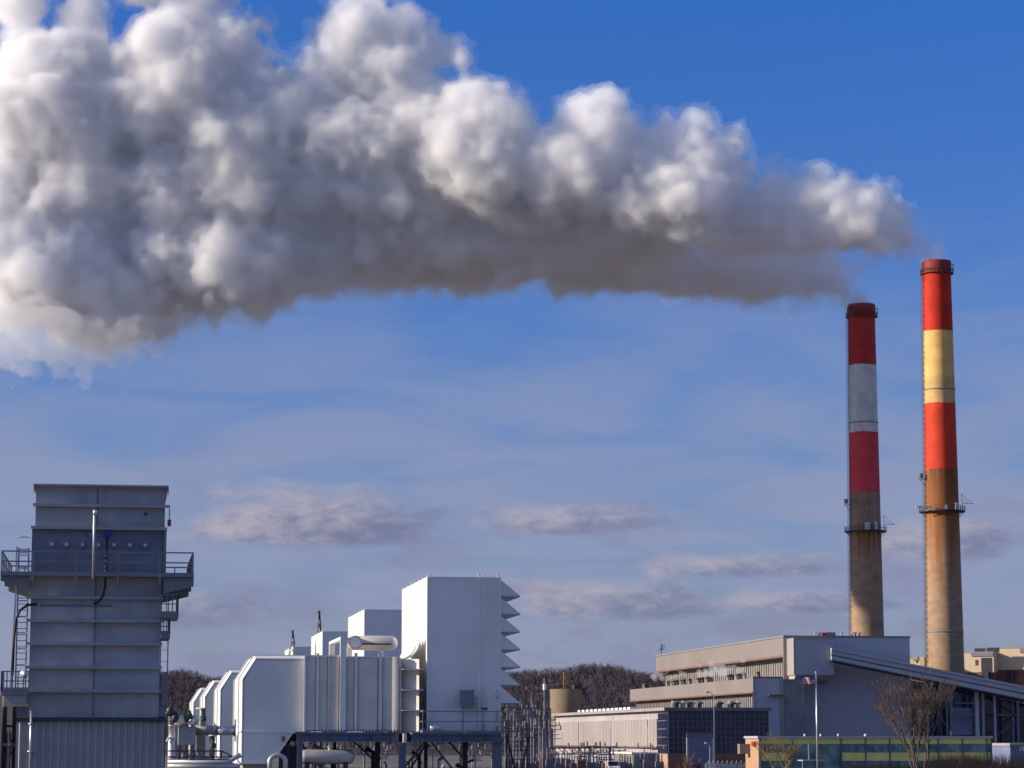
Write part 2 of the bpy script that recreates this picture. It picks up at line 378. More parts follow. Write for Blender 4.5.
def chimney(label, Y, cx_top, cx_base, py_top, w_top, w_base, bands, plat_py, ring_py, seed, label_bands, box_spot):
    base = on_y(cx_base, 737, Y); zt = on_y(cx_top, py_top, Y).z
    x0 = on_y((cx_base), 650, Y).x; k = mpp(cx_base, 500, Y)
    x0 = (on_y(cx_base, 640, Y).x + on_y(cx_top, py_top + 5, Y).x) / 2
    rt, rb = w_top * k / 2, w_base * k / 2 * 1.03
    zz = lambda py: on_y(cx_top, py, Y).z
    rad = lambda z: rb + (rt - rb) * (z / zt)
    t = thing('power_station_chimney', (x0, Y, 0), label, 'chimney', 'striped chimneys')
    ms = shaft_material('chimney_shaft_' + label_bands, [(zz(p), c) for p, c in bands[:-1]] + [bands[-1]], zz, seed, [(zz(a), zz(b_), c, k_, lo) for a, b_, c, k_, lo in plat_py['stains']])
    MB().lathe(x0, Y, [(rad(z), z) for z in [i * zt / 40 for i in range(41)]], 64).build('shaft', ms, t, True)
    c = MB(); zc = zz(py_top + 13)
    c.lathe(x0, Y, [(rt * 1.03, zc), (rt * 1.055, zc + .2), (rt * 1.055, zt - .4), (rt * 1.03, zt + .1), (rt * .8, zt + .1), (rt * .8, zt - 2)], 64)
    c.build('rim_collar', mat('deep_red_collar', (0.24, 0.026, 0.018), 0.7, var=.3, scale=.9), t, True)  # collar in a darker red than the shaft bands
    b = MB(); zp = zz(py_top + 12)
    for s in range(28):
        a = 2 * math.pi * s / 28; a2 = 2 * math.pi * (s + 1) / 28; R = rt * 1.17
        p = Vector((x0 + R * math.cos(a), Y + R * math.sin(a), zp)); q = Vector((x0 + R * math.cos(a2), Y + R * math.sin(a2), zp))
        b.bar(p, q, .18); b.bar(p + Vector((0, 0, 1.1)), q + Vector((0, 0, 1.1)), .10)
        b.bar(p, p + Vector((0, 0, 1.1)), .09)
        b.bar(p, (x0 + rt * math.cos(a), Y + rt * math.sin(a), zp - .2), .10)
        b.add([p, q, (x0 + rt * math.cos(a2), Y + rt * math.sin(a2), zp), (x0 + rt * math.cos(a), Y + rt * math.sin(a), zp)], [(0, 1, 2, 3)])
    for s in (-1, 1):
        b.bar((x0 + s * rt * 1.17, Y - .8, zp), (x0 + s * rt * 1.17, Y - .8, zp + 2.4), .16)
        b.bar((x0 + s * rt * 1.05, Y - .8, zp + 2.4), (x0 + s * rt * 1.17, Y - .8, zp + 2.4), .16)
    b.build('top_gallery', mat('rusty_gallery_steel', (0.15, 0.045, 0.035), .7), t)
    # ladder with cage, on the side facing left of the view
    b = MB(); la = math.radians(-178)
    def lp(z, off): 
        r = rad(z) + off; return Vector((x0 + r * math.cos(la), Y + r * math.sin(la), z))
    tdir = Vector((-math.sin(la), math.cos(la), 0))
    z = 8.0
    while z < zt - 2:
        b.bar(lp(z, .3) - tdir * .25, lp(z, .3) + tdir * .25, .06)
        b.bar(lp(z, 0), lp(z, .75), .07); b.bar(lp(z, .75) - tdir * .35, lp(z, .75) + tdir * .35, .07)
        z += 1.5
    for s in (-1, 1):
        b.bar(lp(8, .3) + tdir * .25 * s, lp(zt - 2, .3) + tdir * .25 * s, .09)
        b.bar(lp(8, .75) + tdir * .35 * s, lp(zt - 2, .75) + tdir * .35 * s, .06)
    b.build('caged_ladder', M_rail, t)
    # lower gallery
    zp = zz(plat_py['gallery']); R0 = rad(zp); R = R0 + 1.5; b = MB()
    for s in range(32):
        a = 2 * math.pi * s / 32; a2 = 2 * math.pi * (s + 1) / 32
        e = lambda a_, r_, z_: Vector((x0 + r_ * math.cos(a_), Y + r_ * math.sin(a_), z_))
        b.add([e(a, R, zp), e(a2, R, zp), e(a2, R0, zp), e(a, R0, zp), e(a, R, zp - .3), e(a2, R, zp - .3), e(a2, R0, zp - .3), e(a, R0, zp - .3)], [(0, 1, 2, 3), (4, 7, 6, 5), (0, 4, 5, 1)])
        b.bar(e(a, R, zp + 1.1), e(a2, R, zp + 1.1), .08); b.bar(e(a, R, zp + .55), e(a2, R, zp + .55), .06); b.bar(e(a, R, zp), e(a, R, zp + 1.1), .07)
        if s % 4 == 0: b.bar(e(a, R, zp - .2), e(a, R0, zp - 1.7), .12)
    b.build('gallery', M_dark, t)
    for i, (dx, w, h) in enumerate(box_spot):
        xx = x0 + dx; yy = Y - math.sqrt(max(0.01, (R - .4) ** 2 - dx ** 2)); MB().box(xx - w / 2, xx + w / 2, yy - .4, yy + .2, zp + .05, zp + h).build('equipment_cabinet', M_galv, t)
    b = MB(); xr = x0 + R
    b.bar((xr - .3, Y, zp), (xr - .6, Y, zp + 4.4), .10); b.bar((xr - .6, Y, zp + 4.2), (xr + 2.4, Y, zp + 1.9), .07)
    b.bar((xr - .3, Y, zp + 1.9), (xr + 2.5, Y, zp + 1.9), .12)
    b.bar((xr - .5, Y, zp + 3), (xr + 1.2, Y, zp + 1.9), .06)
    b.build('aerial_bracket', M_rail, t)
    zl = zz(plat_py['left_box']); xl = x0 - rad(zl); b = MB()
    b.bar((xl, Y - .5, zl), (xl - 1.8, Y - .5, zl), .14); b.bar((xl - 1.8, Y - .5, zl), (xl - 1.8, Y - .5, zl + 1.6), .12)
    b.box(xl - 1.6, xl - .9, Y - .9, Y - .2, zl + .3, zl + 1.5); b.bar((xl - 1.6, Y - .5, zl), (xl, Y - .5, zl - 2.0), .12)
    b.build('signal_light', M_rail, t)
    for rp in ring_py:
        zr = zz(rp); MB().lathe(x0, Y, [(rad(zr) + .02, zr - .15), (rad(zr) + .14, zr - .13), (rad(zr) + .14, zr + .13), (rad(zr) + .02, zr + .15)], 64).build('band_ring', M_rail, t, True)
    return x0, zt, rt, t
RED = (0.56, 0.030, 0.012); CREAM = (0.80, 0.49, 0.16); WHITE = (0.66, 0.66, 0.64); CONC = (0.37, 0.245, 0.15)
RED2 = (0.52, 0.04, 0.04)
rust = (0.30, 0.105, 0.03)
C2 = chimney('taller right chimney striped bright red and cream above stained concrete', 616.0, 937.5, 944, 262, 28, 38,
    [(332, RED), (378, CREAM), (404, (0.66, 0.42, 0.16)), (470, (0.66, 0.055, 0.02)), (None, CONC)],
    {'gallery': 511, 'left_box': 480, 'stains': [(470, 560, (0.27, 0.10, 0.03), 1.6, .25), (470, 500, (0.09, 0.04, 0.02), .9, .42), (511, 600, rust, 1.6, .38)]}, [390, 632], 1, 'red_and_cream', [(-.6, .5, 1.2), (2.2, .7, 1.7), (3.2, .4, 1.0)])
bb = MB(); bb.bar((C2[0] - 7.8, 612.5, on_y(937, 508, 616).z), (C2[0] - 3.8, 612.5, on_y(937, 508, 616).z), .35)
bb.build('horizontal_aerial', M_white_trim, C2[3])
C1 = chimney('shorter chimney striped dark red and white nearer the plume end', 677.0, 862, 867, 305.3, 26.5, 34,
    [(366, RED2), (433, (0.68, 0.66, 0.60)), (494, (0.72, 0.07, 0.075)), (None, CONC)],
    {'gallery': 531, 'left_box': 505, 'stains': [(494, 545, (0.15, 0.10, 0.065), .6, .35), (531, 565, rust, 1.6, .38)]}, [423], 2, 'dark_red_and_white', [(-1.0, 1.4, 1.9), (1.3, .8, 2.1)])

# ------------------------------------------------------------------ steam
def lattice_noise(shape, cell, rng):
    """smooth value noise on a voxel grid"""
    dims = [int(math.ceil(s / cell)) + 3 for s in shape]
    a = rng.uniform(-1, 1, dims).astype(np.float32)
    for ax, s in enumerate(shape):
        t = np.arange(s) / cell + 0.5; i = np.floor(t).astype(int); f = t - i; f = f * f * (3 - 2 * f)
        w = f.reshape([-1 if k == ax else 1 for k in range(3)]).astype(np.float32)
        a = np.take(a, i, ax) * (1 - w) + np.take(a, i + 1, ax) * w
    return a

def steam_mesh(name, blobs, vox, rng_seed, subs, rough, levels, mats, parent=None, flat=None, skip=None):
    """blobs: (centre, radius, bumpiness 0..1); union of spheres with smaller spheres on them, as a closed skin"""
    import openvdb
    rng = np.random.default_rng(rng_seed); R = random.Random(rng_seed)
    P = np.array([tuple(b[0]) for b in blobs]); Rr = np.array([b[1] for b in blobs])
    lo = (P - Rr[:, None] * 1.45).min(0) - 3; hi = (P + Rr[:, None] * 1.45).max(0) + 3
    shape = np.ceil((hi - lo) / vox).astype(int)
    g = np.full(shape, 9.0, np.float32)
    def splat(c, r, k):
        q = (np.array(c) - lo) / vox; e = r / vox + 7
        a = np.maximum(0, np.floor(q - e)).astype(int); b = np.minimum(shape, np.ceil(q + e)).astype(int)
        if (b <= a).any(): return
        xs, ys, zs = [(np.arange(a[i], b[i]) - q[i]).astype(np.float32) ** 2 for i in range(3)]
        d = np.sqrt(xs[:, None, None] + ys[None, :, None] + zs[None, None, :]) * vox - r
        w = g[a[0]:b[0], a[1]:b[1], a[2]:b[2]]
        if k > 0:
            h = np.maximum(k - np.abs(w - d), 0) / k
            np.copyto(w, np.minimum(w, d) - h * h * k * .25)
        else: np.minimum(w, d, out=w)
    def rdir():
        while True:
            v = Vector((R.uniform(-1, 1), R.uniform(-1, 1), R.uniform(-1, 1)))
            if .1 < v.length < 1: return v.normalized()
    for c, r, bm in blobs:
        c = Vector(c); splat(c, r, r * .35)
    for c, r, bm in blobs:
        c = Vector(c)
        for _ in range(int(subs[0] * bm + .5)):
            d = rdir(); r1 = r * R.uniform(.18, .42); c1 = c + d * (r - r1 * .25)
            splat(c1, r1, r1 * .18)
            for _ in range(int(subs[1] * bm)):
                d2 = rdir(); r2 = r1 * R.uniform(.22, .48); c2 = c1 + d2 * (r1 - r2 * .2)
                if r2 > vox * .9: splat(c2, r2, r2 * .12)
    amp = rough
    z = (np.arange(shape[2]) * vox + lo[2])
    for cell, a in ((22, 1.0), (10, .62), (5, .42), (2.6, .30), (1.7, .18)):
        n = lattice_noise(tuple(shape), cell / vox, rng)
        g -= amp * a * (1 - 2 * np.abs(n)) * 1.0
    rag = 0
    for cell, a in ((6, .5), (3, .9), (1.7, .7)): rag = rag + a * lattice_noise(tuple(shape), cell / vox, rng)
    stretch = lattice_noise(tuple(shape), 12 / vox, rng); rag = (rag * (1 + .8 * stretch)).astype(np.float32)
    del n, stretch
    out = []
    for lv, m, nm in zip(levels, mats, name if isinstance(name, (list, tuple)) else [name] * len(levels)):
        gr = openvdb.FloatGrid(9.0)
        ragged = 0.0
        if isinstance(lv, tuple): lv, ragged = lv
        gr.copyFromArray((g + lv + ragged * rag).astype(np.float32))
        pts, tris, quads = gr.convertToPolygons(isovalue=0.0, adaptivity=0.0)
        pts = pts * vox + lo
        me = bpy.data.meshes.new(nm)
        org = Vector(P.mean(0))
        pts = pts - np.array(org)
        nq, nt = len(quads), len(tris)
        me.vertices.add(len(pts)); me.vertices.foreach_set('co', pts.astype(np.float32).ravel())
        loops = np.concatenate([quads.ravel(), tris.ravel()]) if nt else quads.ravel()
        me.loops.add(len(loops)); me.loops.foreach_set('vertex_index', loops.astype(np.int32))
        starts = np.concatenate([np.arange(nq) * 4, nq * 4 + np.arange(nt) * 3])
        me.polygons.add(nq + nt); me.polygons.foreach_set('loop_start', starts.astype(np.int32))
        me.polygons.foreach_set('use_smooth', [True] * (nq + nt))
        me.update(calc_edges=True); me.validate()
        o = bpy.data.objects.new(nm, me); COL.objects.link(o)
        if parent is None: o.location = org
        else: o.parent = parent; o.location = org - parent.location
        me.materials.append(m)
        print(nm, 'verts', len(pts), 'grid', shape)
        out.append(o)
    return out

def volume_mat(name, density, albedo, aniso=0.0):
    m = bpy.data.materials.new(name); m.use_nodes = True; t = m.node_tree
    for n in list(t.nodes):
        if n.type == 'BSDF_PRINCIPLED': t.nodes.remove(n)
    v = t.nodes.new('ShaderNodeVolumePrincipled')
    v.inputs['Color'].default_value = (*albedo, 1); v.inputs['Density'].default_value = density; v.inputs['Anisotropy'].default_value = aniso
    t.links.new(v.outputs[0], t.nodes['Material Output'].inputs['Volume'])
    return m

def plume():
    yu = lambda px: 616 + min(937 - px, 220) * 0.10 + max(0, 937 - px - 220) * 0.045
    yl = lambda px: 677 - (850 - px) ** 2 * 0.00003
    B = []
    def U(px, py, r, bm=1.0, dy=0.0):
        Y = yu(px) + dy; B.append((on_y(px, py, Y), r * mpp(px, py, Y), bm * float(np.interp(px, [100, 520], [.40, 1.0]))))
    def L(px, py, r, bm=.45, dy=0.0):
        Y = yl(px) + dy; B.append((on_y(px, py, Y), r * mpp(px, py, Y), bm))
    # from the taller chimney: thin and bending over, then billowing
    for px, py, r in [(937, 262, 5), (934, 257, 7), (928, 251, 8), (921, 243, 10), (908, 236, 15), (890, 228, 22), (866, 220, 29), (842, 214, 30), (815, 205, 30), (800, 225, 30), (765, 215, 33), (772, 190, 20), (740, 225, 34)]:
        U(px, py, r, .8, 1)
    for px, py, r in [(712, 165, 36), (735, 138, 10), (690, 190, 42), (655, 185, 38), (650, 158, 26), (675, 150, 28), (700, 130, 16), (640, 200, 28)]:
        U(px, py, r, 1.0, -7)
    for px, py, r in [(600, 118, 24), (612, 145, 34), (575, 165, 40), (580, 125, 22), (550, 180, 26)]:
        U(px, py, r, 1.0, -8)
    for px, py, r in [(470, 105, 24), (500, 125, 30), (455, 140, 34), (485, 165, 36), (440, 160, 18), (515, 165, 26), (459, 60, 7)]:
        U(px, py, r, 1.0, -7)
    for px, py, r in [(358, 38, 32), (395, 38, 26), (345, 72, 38), (385, 80, 42), (335, 100, 26), (420, 95, 30), (400, 130, 42), (350, 140, 50), (445, 55, 14), (420, 60, 25)]:
        U(px, py, r, 1.0)
    for px, py, r in [(185, 25, 34), (205, -15, 30), (160, 60, 40), (225, 50, 36), (200, 90, 55), (255, 95, 40), (290, 120, 44), (150, 110, 45), (240, 150, 55), (140, -20, 30)]:
        U(px, py, r, 1.0)
    for px, py, r in [(40, 70, 45), (75, 60, 35), (15, 110, 50), (60, 120, 55), (100, 130, 45), (20, 0, 30), (80, 15, 26), (45, -25, 25)]:
        U(px, py, r, .9)
    for px, py, r in [(720, 215, 32), (670, 225, 30), (620, 215, 30), (560, 200, 38), (500, 200, 40), (440, 190, 44), (380, 190, 48), (310, 190, 52), (240, 190, 55), (170, 190, 60), (90, 190, 60), (10, 200, 60)]:
        U(px, py, r, .5, 6)
    for px in range(660, 20, -38):      # grey heart joining both plumes
        py = np.interp(px, [-60, 150, 300, 660], [215, 228, 225, 232]); Y = 654 + (660 - px) * .040; B.append((on_y(px, py, Y), (40 + (660 - px) * .022) * mpp(px, py, Y), .25))
    # from the shorter chimney: the grey lower bank
    for px, py, r in [(861, 304, 5), (856, 299, 6), (846, 291, 8), (838, 283, 11), (826, 274, 17), (806, 268, 24), (780, 262, 31), (750, 262, 34), (715, 258, 36), (680, 256, 37), (640, 252, 38), (600, 248, 40), (560, 244, 42), (520, 240, 44), (480, 236, 47), (440, 238, 48), (400, 240, 50), (355, 242, 48), (310, 244, 50), (265, 250, 50), (220, 258, 52)]:
        L(px, py, r)
    for px, py, r in [(175, 255, 55), (135, 285, 46), (150, 310, 26), (110, 300, 40), (200, 280, 36), (85, 265, 50), (30, 265, 52), (60, 300, 34), (100, 320, 24), (10, 310, 26)]:
        L(px, py, r, .6, 9)
    t = thing('steam_plume', on_y(862, 303, 677), 'huge billowing white and grey steam plume streaming left from both chimney tops', 'steam plume')
    t['kind'] = 'stuff'
    mv = volume_mat('dense_steam', 0.26, (0.998, 0.997, 0.999))
    mv3 = volume_mat('torn_steam', 0.035, (0.99, 0.99, 0.995))
    mv2 = volume_mat('thin_steam', 0.15, (0.99, 0.99, 0.99))
    steam_mesh(['steam_heart', 'steam_billows', 'steam_fringe'], B, 0.8, 11, (28, 12), 1.45, ((1.9, .6), (.9, 1.1), (-.5, 2.3)), (mv, mv2, mv3), t)
    W = []
    R = random.Random(2)
    spots = [(60, 338, 24), (20, 335, 26), (95, 345, 18), (125, 338, 13), (60, 362, 11), (28, 365, 10), (85, 368, 8)]
    for _ in range(26): px = R.uniform(330, 840); spots.append((px, np.interp(px, [330, 400, 600, 850], [287, 281, 284, 293]) + R.uniform(-4, 5), R.uniform(4, 9)))
    for _ in range(16): px = R.uniform(150, 330); spots.append((px, np.interp(px, [150, 330], [338, 288]) + R.uniform(-5, 6), R.uniform(6, 12)))
    for _ in range(10): px = R.uniform(700, 925); spots.append((px, np.interp(px, [700, 780, 850, 925], [130, 172, 182, 236]) + R.uniform(-6, 6), R.uniform(4, 8)))
    spots += [(927, 243, 5), (932, 250, 3), (848, 286, 5), (851, 293, 3), (842, 262, 9), (835, 256, 8), (856, 265, 4)]
    for px, py, r in spots:
        Y = yl(px) - 10 if py > 270 else yu(px)
        W.append((on_y(px, py, Y), r * mpp(px, py, Y), 1.0))
    steam_mesh('steam_wisps', W, .8, 4, (12, 5), 2.6, ((1.9, 2.2),), (volume_mat('wispy_steam', 0.06, (0.99, 0.99, 0.99)),), t)
import os
plume()

# ------------------------------------------------------------------ left tower (exhaust casing) with its platforms
def left_tower():
    Y = 130.0; YB = 139.0
    X = lambda px: on_y(px, 595, Y).x
    Z = lambda py: on_y(95, py, Y).z
    def xz(px, py): p = on_y(px, py, Y); return p.x, p.z
    t = thing('exhaust_tower', (X(96), Y, 0), 'tall blue-grey steel exhaust tower with ribbed base and railed platforms', 'exhaust tower')
    def sec(b, a0, a1, top, bot, y=Y):
        b.prism_y([(X(a0), Z(bot)), (X(a1), Z(bot)), (X(a1), Z(top)), (X(a0), Z(top))], y, YB)
    b = MB(); sec(b, 33.5, 163.5, 486.5, 528); sec(b, 31, 161, 576, 720); b.build('casing', M_grey_steel, t)
    b = MB(); sec(b, 30.5, 165.5, 528.4, 575.6, Y - .02); b.build('burner_band', M_grey_dark, t)
    # horizontal stiffeners, each a small channel
    for a0, a1, top, bot in ((31, 168.5, 504.5, 507.5), (29.5, 166, 527, 530), (28.5, 163.5, 596.5, 599.5), (28.5, 163.5, 619.5, 622.5), (28.5, 163, 642.5, 645.5), (28.5, 163, 666, 669), (33, 162.5, 689.5, 692.5)):
        z0, z1 = Z(bot), Z(top); b = MB()
        b.box(X(a0), X(a1), Y - .32, Y - .002, z1 - .05, z1); b.box(X(a0), X(a1), Y - .32, Y - .27, z0, z1 - .051)
        b.build('stiffener', M_grey_trim, t)
    z1 = Z(485.2); b = MB()
    b.box(X(31), X(166.5), Y - .40, YB, z1 - .09, z1)
    for px in (31.2, 166.0): b.prism_x([(Y - .38, z1 - .091), (Y - .01, z1 - .44), (Y - .01, z1 - .091)], X(px), X(px) + .04)
    b.prism_y([(X(31.2), z1 - .091), (X(33.4), z1 - .091), (X(33.4), z1 - .5)], Y - .1, Y - .04); b.prism_y([(X(166), z1 - .091), (X(163.6), z1 - .5), (X(163.6), z1 - .091)], Y - .1, Y - .04)
    b.build('top_flange', M_grey_trim, t)
    for px, a, c in ((95.6, 488, 527), (95.6, 577, 716)): MB().box(X(px) - .03, X(px) + .03, Y - .05, Y - .003, Z(c), Z(a)).build('seam', M_grey_dark, t)
    b = MB(); b.box(X(19), X(168), Y - .25, YB, Z(721.5), Z(717.5)); b.build('base_ledge', M_dark, t)
    b = MB(); b.box(X(20), X(167.5), Y + .05, YB + 1, -.1, Z(721.6)); b.build('base_core', M_ribbed, t)
    mesh_wave('ribbed_base', M_ribbed, t, X(19.5), X(167.8), Y - .02, 0, Z(721.6), .36, .07)
    MB().box(X(19.5), X(30.9), Y - .05, Y + .04, Z(717), Z(706.5)).build('shoulder_plate', M_grey_dark, t); MB().box(X(161.1), X(167.5), Y - .1, YB, Z(717), Z(706)).build('shoulder_plate', M_grey_dark, t)
    # burner ports
    for px in (51, 65.5, 81.6, 97.3, 113, 129, 144.3):
        c = (X(px), Z(545)); f = MB().tube([(c[0], Y - .03, c[1]), (c[0], Y - .18, c[1])], .15, 14).build('burner_port', M_rail, t)
        MB().tube([(c[0], Y - .18, c[1]), (c[0], Y - .30, c[1])], .07, 10).build('port_cap', M_galv, f)
    f = MB().tube([(X(89), Y - .03, Z(535)), (X(89), Y - .18, Z(535))], .12, 12).build('burner_port', M_rail, t)
    MB().tube([(X(144), Y, Z(513.5)), (X(144), Y - .14, Z(513.5))], .08, 10).build('bolt_boss', M_dark, t)
    # main platform all round
    zf0, zf1 = Z(577.5), Z(573.5); yf = Y - 1.15
    pl = MB(); pl.box(X(1), X(193), yf, YB + 1.2, zf0, zf1).build('platform', M_rail, t)
    pl = [c for c in t.children if c.name.startswith('platform')][-1]
    h = Z(553.5) - zf1
    def rl(p0, p1, n):
        b = MB(); railing(b, p0, p1, h, n, .06); b.build('platform_railing', M_rail, pl)
    e = .05
    b = MB()
    xs = [X(p) for p in (2, 33, 75.5, 117.5, 159, 191.5)]
    for i, x in enumerate(xs): b.bar((x, yf + e, zf1 - (.55 if 0 < i < 5 else 0)), (x, yf + e, zf1 + h), .11 if 0 < i < 5 else .07)
    for hh in (h, h * .5): b.bar((X(1.5), yf + e, zf1 + hh), (X(192.5), yf + e, zf1 + hh), .065)
    b.build('platform_railing', M_rail, pl)
    rl((X(192), yf + e, zf1), (X(192), YB + 1.1, zf1), 6); rl((X(2), yf + e, zf1), (X(2), YB + 1.1, zf1), 6)
    rl((X(2), YB + 1.1, zf1), (X(31), YB + 1.1, zf1), 2); rl((X(165), YB + 1.1, zf1), (X(192), YB + 1.1, zf1), 2)
    for y in (Y - .9, Y + 3.5, YB - .5):
        b = MB(); z = zf0
        b.prism_y([(X(29.5), z), (X(1), z), (X(1), z - .25), (X(29.5), z - .68)], y, y + .12); b.build('bracket', M_rail, t)
        b = MB(); b.prism_y([(X(163), z), (X(193), z), (X(193), z - .45), (X(163), z - .82)], y, y + .12); b.build('bracket', M_rail, t)
    # white stand pipe in front and the hoses
    b = MB(); b.tube([(X(93), Y - .2, Z(514)), (X(93), Y - 1.0, Z(514)), (X(93), Y - 1.25, Z(518)), (X(93), Y - 1.25, Z(580.5))], .06, 10)
    b.tube([(X(93.8), Y - 1.2, Z(512)), (X(93.8), Y - 1.2, Z(517))], .12, 12); b.build('standpipe', M_galv, t, True)
    b = MB(); b.box(X(103.5), X(108.8), Y - .28, Y - .03, Z(537.5), Z(531)); b.build('ignition_box', M_blue, t)
    b = MB(); b.tube([(X(106), Y - .2, Z(537)), (X(105.6), Y - .25, Z(555)), (X(105), Y - .25, Z(580)), (X(104.8), Y - .3, Z(588)), (X(103), Y - .3, Z(596)), (X(99), Y - .3, Z(602)), (X(94.5), Y - .2, Z(604.5))], .055, 8)
    b.build('hose', M_black, t, True)
    b = MB(); b.tube([(X(37), Y - .2, Z(604.8)), (X(28), Y - .4, Z(606)), (X(21), Y - .5, Z(611)), (X(17), Y - .5, Z(620)), (X(15.5), Y - .5, Z(640)), (X(15), Y - .5, Z(676))], .065, 8)
    b.build('hose', M_black, t, True)
    b = MB(); b.box(X(40), X(112), Y - .045, Y - .003, Z(606.8), Z(605)); b.build('weld_patch', M_grey_dark, t)
    # left ladder with cage
    b = MB(); lx0, lx1 = X(17.5), X(27.5); yl = Y + .4
    zt_, zb_ = Z(548), Z(690)
    for x in (lx0, lx1): b.bar((x, yl, zb_), (x, yl, zt_), .07)
    z = zb_
    while z < zt_: b.bar((lx0, yl, z), (lx1, yl, z), .04); z += .3
    b.build('ladder', M_rail, t)
    b = MB(); b.bar((X(16), yl - .8, Z(600)), (X(16), yl - .8, zt_), .08); b.bar((X(13.5), yl - .8, Z(690)), (X(16), yl - .8, Z(600)), .09)
    for q in range(9):
        zz = zb_ + 1.2 + q * .78; b.tube([(X(15.5), yl, zz), (X(14.2), yl - .5, zz), (X(18), yl - .8, zz), (X(27), yl - .8, zz), (X(28.5), yl, zz)], .03, 4)
    b.bar((X(17), yl - .8, zt_ - .2), (X(27), yl - .8, zt_ - .2), .06)
    b.build('ladder_cage', M_galv, t)
    # right side: two small landings with stair ladders
    for (a, c, top, fl, bot) in ((161, 178.5, 595, 614.5, 618), (161, 170.5, 620, 634, 638.5)):
        b = MB(); y0, y1 = Y - .9, Y + 3; b.box(X(a), X(c), y0, y1, Z(bot), Z(fl)); pf = b.build('landing', M_rail, t)
        b = MB(); hh = Z(top) - Z(fl); railing(b, (X(a), y0, Z(fl)), (X(c) - .03, y0, Z(fl)), hh, 3, .05); railing(b, (X(c) - .03, y0, Z(fl)), (X(c) - .03, y1, Z(fl)), hh, 3, .05)
        b.build('landing_railing', M_rail, pf)
    b = MB()
    for x in (X(161.7), X(168.8)): b.bar((x, Y + .2, Z(706)), (x, Y + .2, Z(592)), .045)
    z = Z(706)
    while z < Z(634): b.bar((X(161.7), Y + .2, z), (X(168.8), Y + .2, z), .022); z += .55
    b.bar((X(168.8), Y - .3, Z(708)), (X(168.8), Y - .3, Z(640)), .05)
    b.box(X(163.5), X(168), Y - .2, Y + .8, Z(706), Z(672)); b.build('side_ladder', M_rail, t)
    b = MB(); b.tube([(X(168), Y - .1, Z(519)), (X(168), Y - .1, Z(525.5))], .09, 8); b.build('red_valve', M_red, t)
    b = MB(); b.bar((X(168), Y - .1, Z(508)), (X(168), Y - .1, Z(520)), .05); b.bar((X(164), Y - .1, Z(529)), (X(164), Y - .1, Z(572)), .1); b.build('side_bracket', M_rail, t)
    # lower left landing
    b = MB(); y0 = Y - 1.4; zf = Z(692)
    b.box(X(5), X(32), y0, Y + 1.2, zf - .18, zf); pf = b.build('landing', M_rail, t)
    b = MB(); hh = Z(672.5) - zf
    railing(b, (X(5), y0, zf), (X(32), y0, zf), hh, 5, .055); railing(b, (X(5), y0, zf), (X(5), Y + 1.1, zf), hh, 3, .055); b.build('landing_railing', M_rail, pf)
    b = MB(); b.prism_y([(X(7), zf - .18), (X(30), zf - .18), (X(30), zf - .6), (X(16), zf - .6)], y0 + .1, Y + 1); b.build('bracket', M_grey_trim, t)
    b = MB(); b.tube([(X(34.5), Y - .35, Z(707)), (X(34.5), Y - .35, Z(780))], .06, 10)
    for py in (724, 751.5): b.box(X(32), X(37), Y - .42, Y, Z(py + .8), Z(py - .8))
    b.build('drain_pipe', M_galv, t, True)
    # floodlight on the landing
    l = MB(); l.tube([(X(29.3), y0 - .1, zf + .85), (X(27.4), y0 - .35, zf + .8)], [.10, .20], 12); l.build('floodlight', M_galv, t, True)
    # casing and duct at the very left edge
    d = thing('duct_column', (X(3), Y + 2, 0), 'grey steel duct column at the picture edge beside the tower landing', 'duct')
    b = MB(); b.box(X(-14), X(3.5), Y + 1.0, Y + 3.6, 0, Z(695)); b.build('duct_casing', M_grey_steel, d)
    b = MB(); b.box(X(-14), X(-3), Y + 1.5, Y + 3, Z(694.9), Z(684)); b.prism_y([(X(-3), Z(684)), (X(-3), Z(694.9)), (X(4.5), Z(694.9)), (X(4.5), Z(688))], Y + 1.5, Y + 3); b.build('duct_hood', M_white, d)
    d = thing('pump_skid', (X(11), Y + 3, 0), 'dark steel skid with pipes tucked behind the tower base', 'pump skid')
    b = MB(); 
    for px in (5.5, 15.5): b.bar((X(px), Y + 3, 0), (X(px), Y + 3, Z(706)), .22)
    for py in (726, 741, 753): b.bar((X(4), Y + 3, Z(py)), (X(17), Y + 3, Z(py)), .12)
    b.build('skid_frame', M_dark, d)
    b = MB(); b.tube([(X(10), Y + 2.8, 0), (X(10), Y + 2.8, Z(733)), (X(8), Y + 2.8, Z(729))], .13, 10); b.tube([(X(4), Y + 2.6, Z(745)), (X(17), Y + 2.6, Z(745))], .12, 10); b.build('skid_pipe', M_galv, d, True)
left_tower()

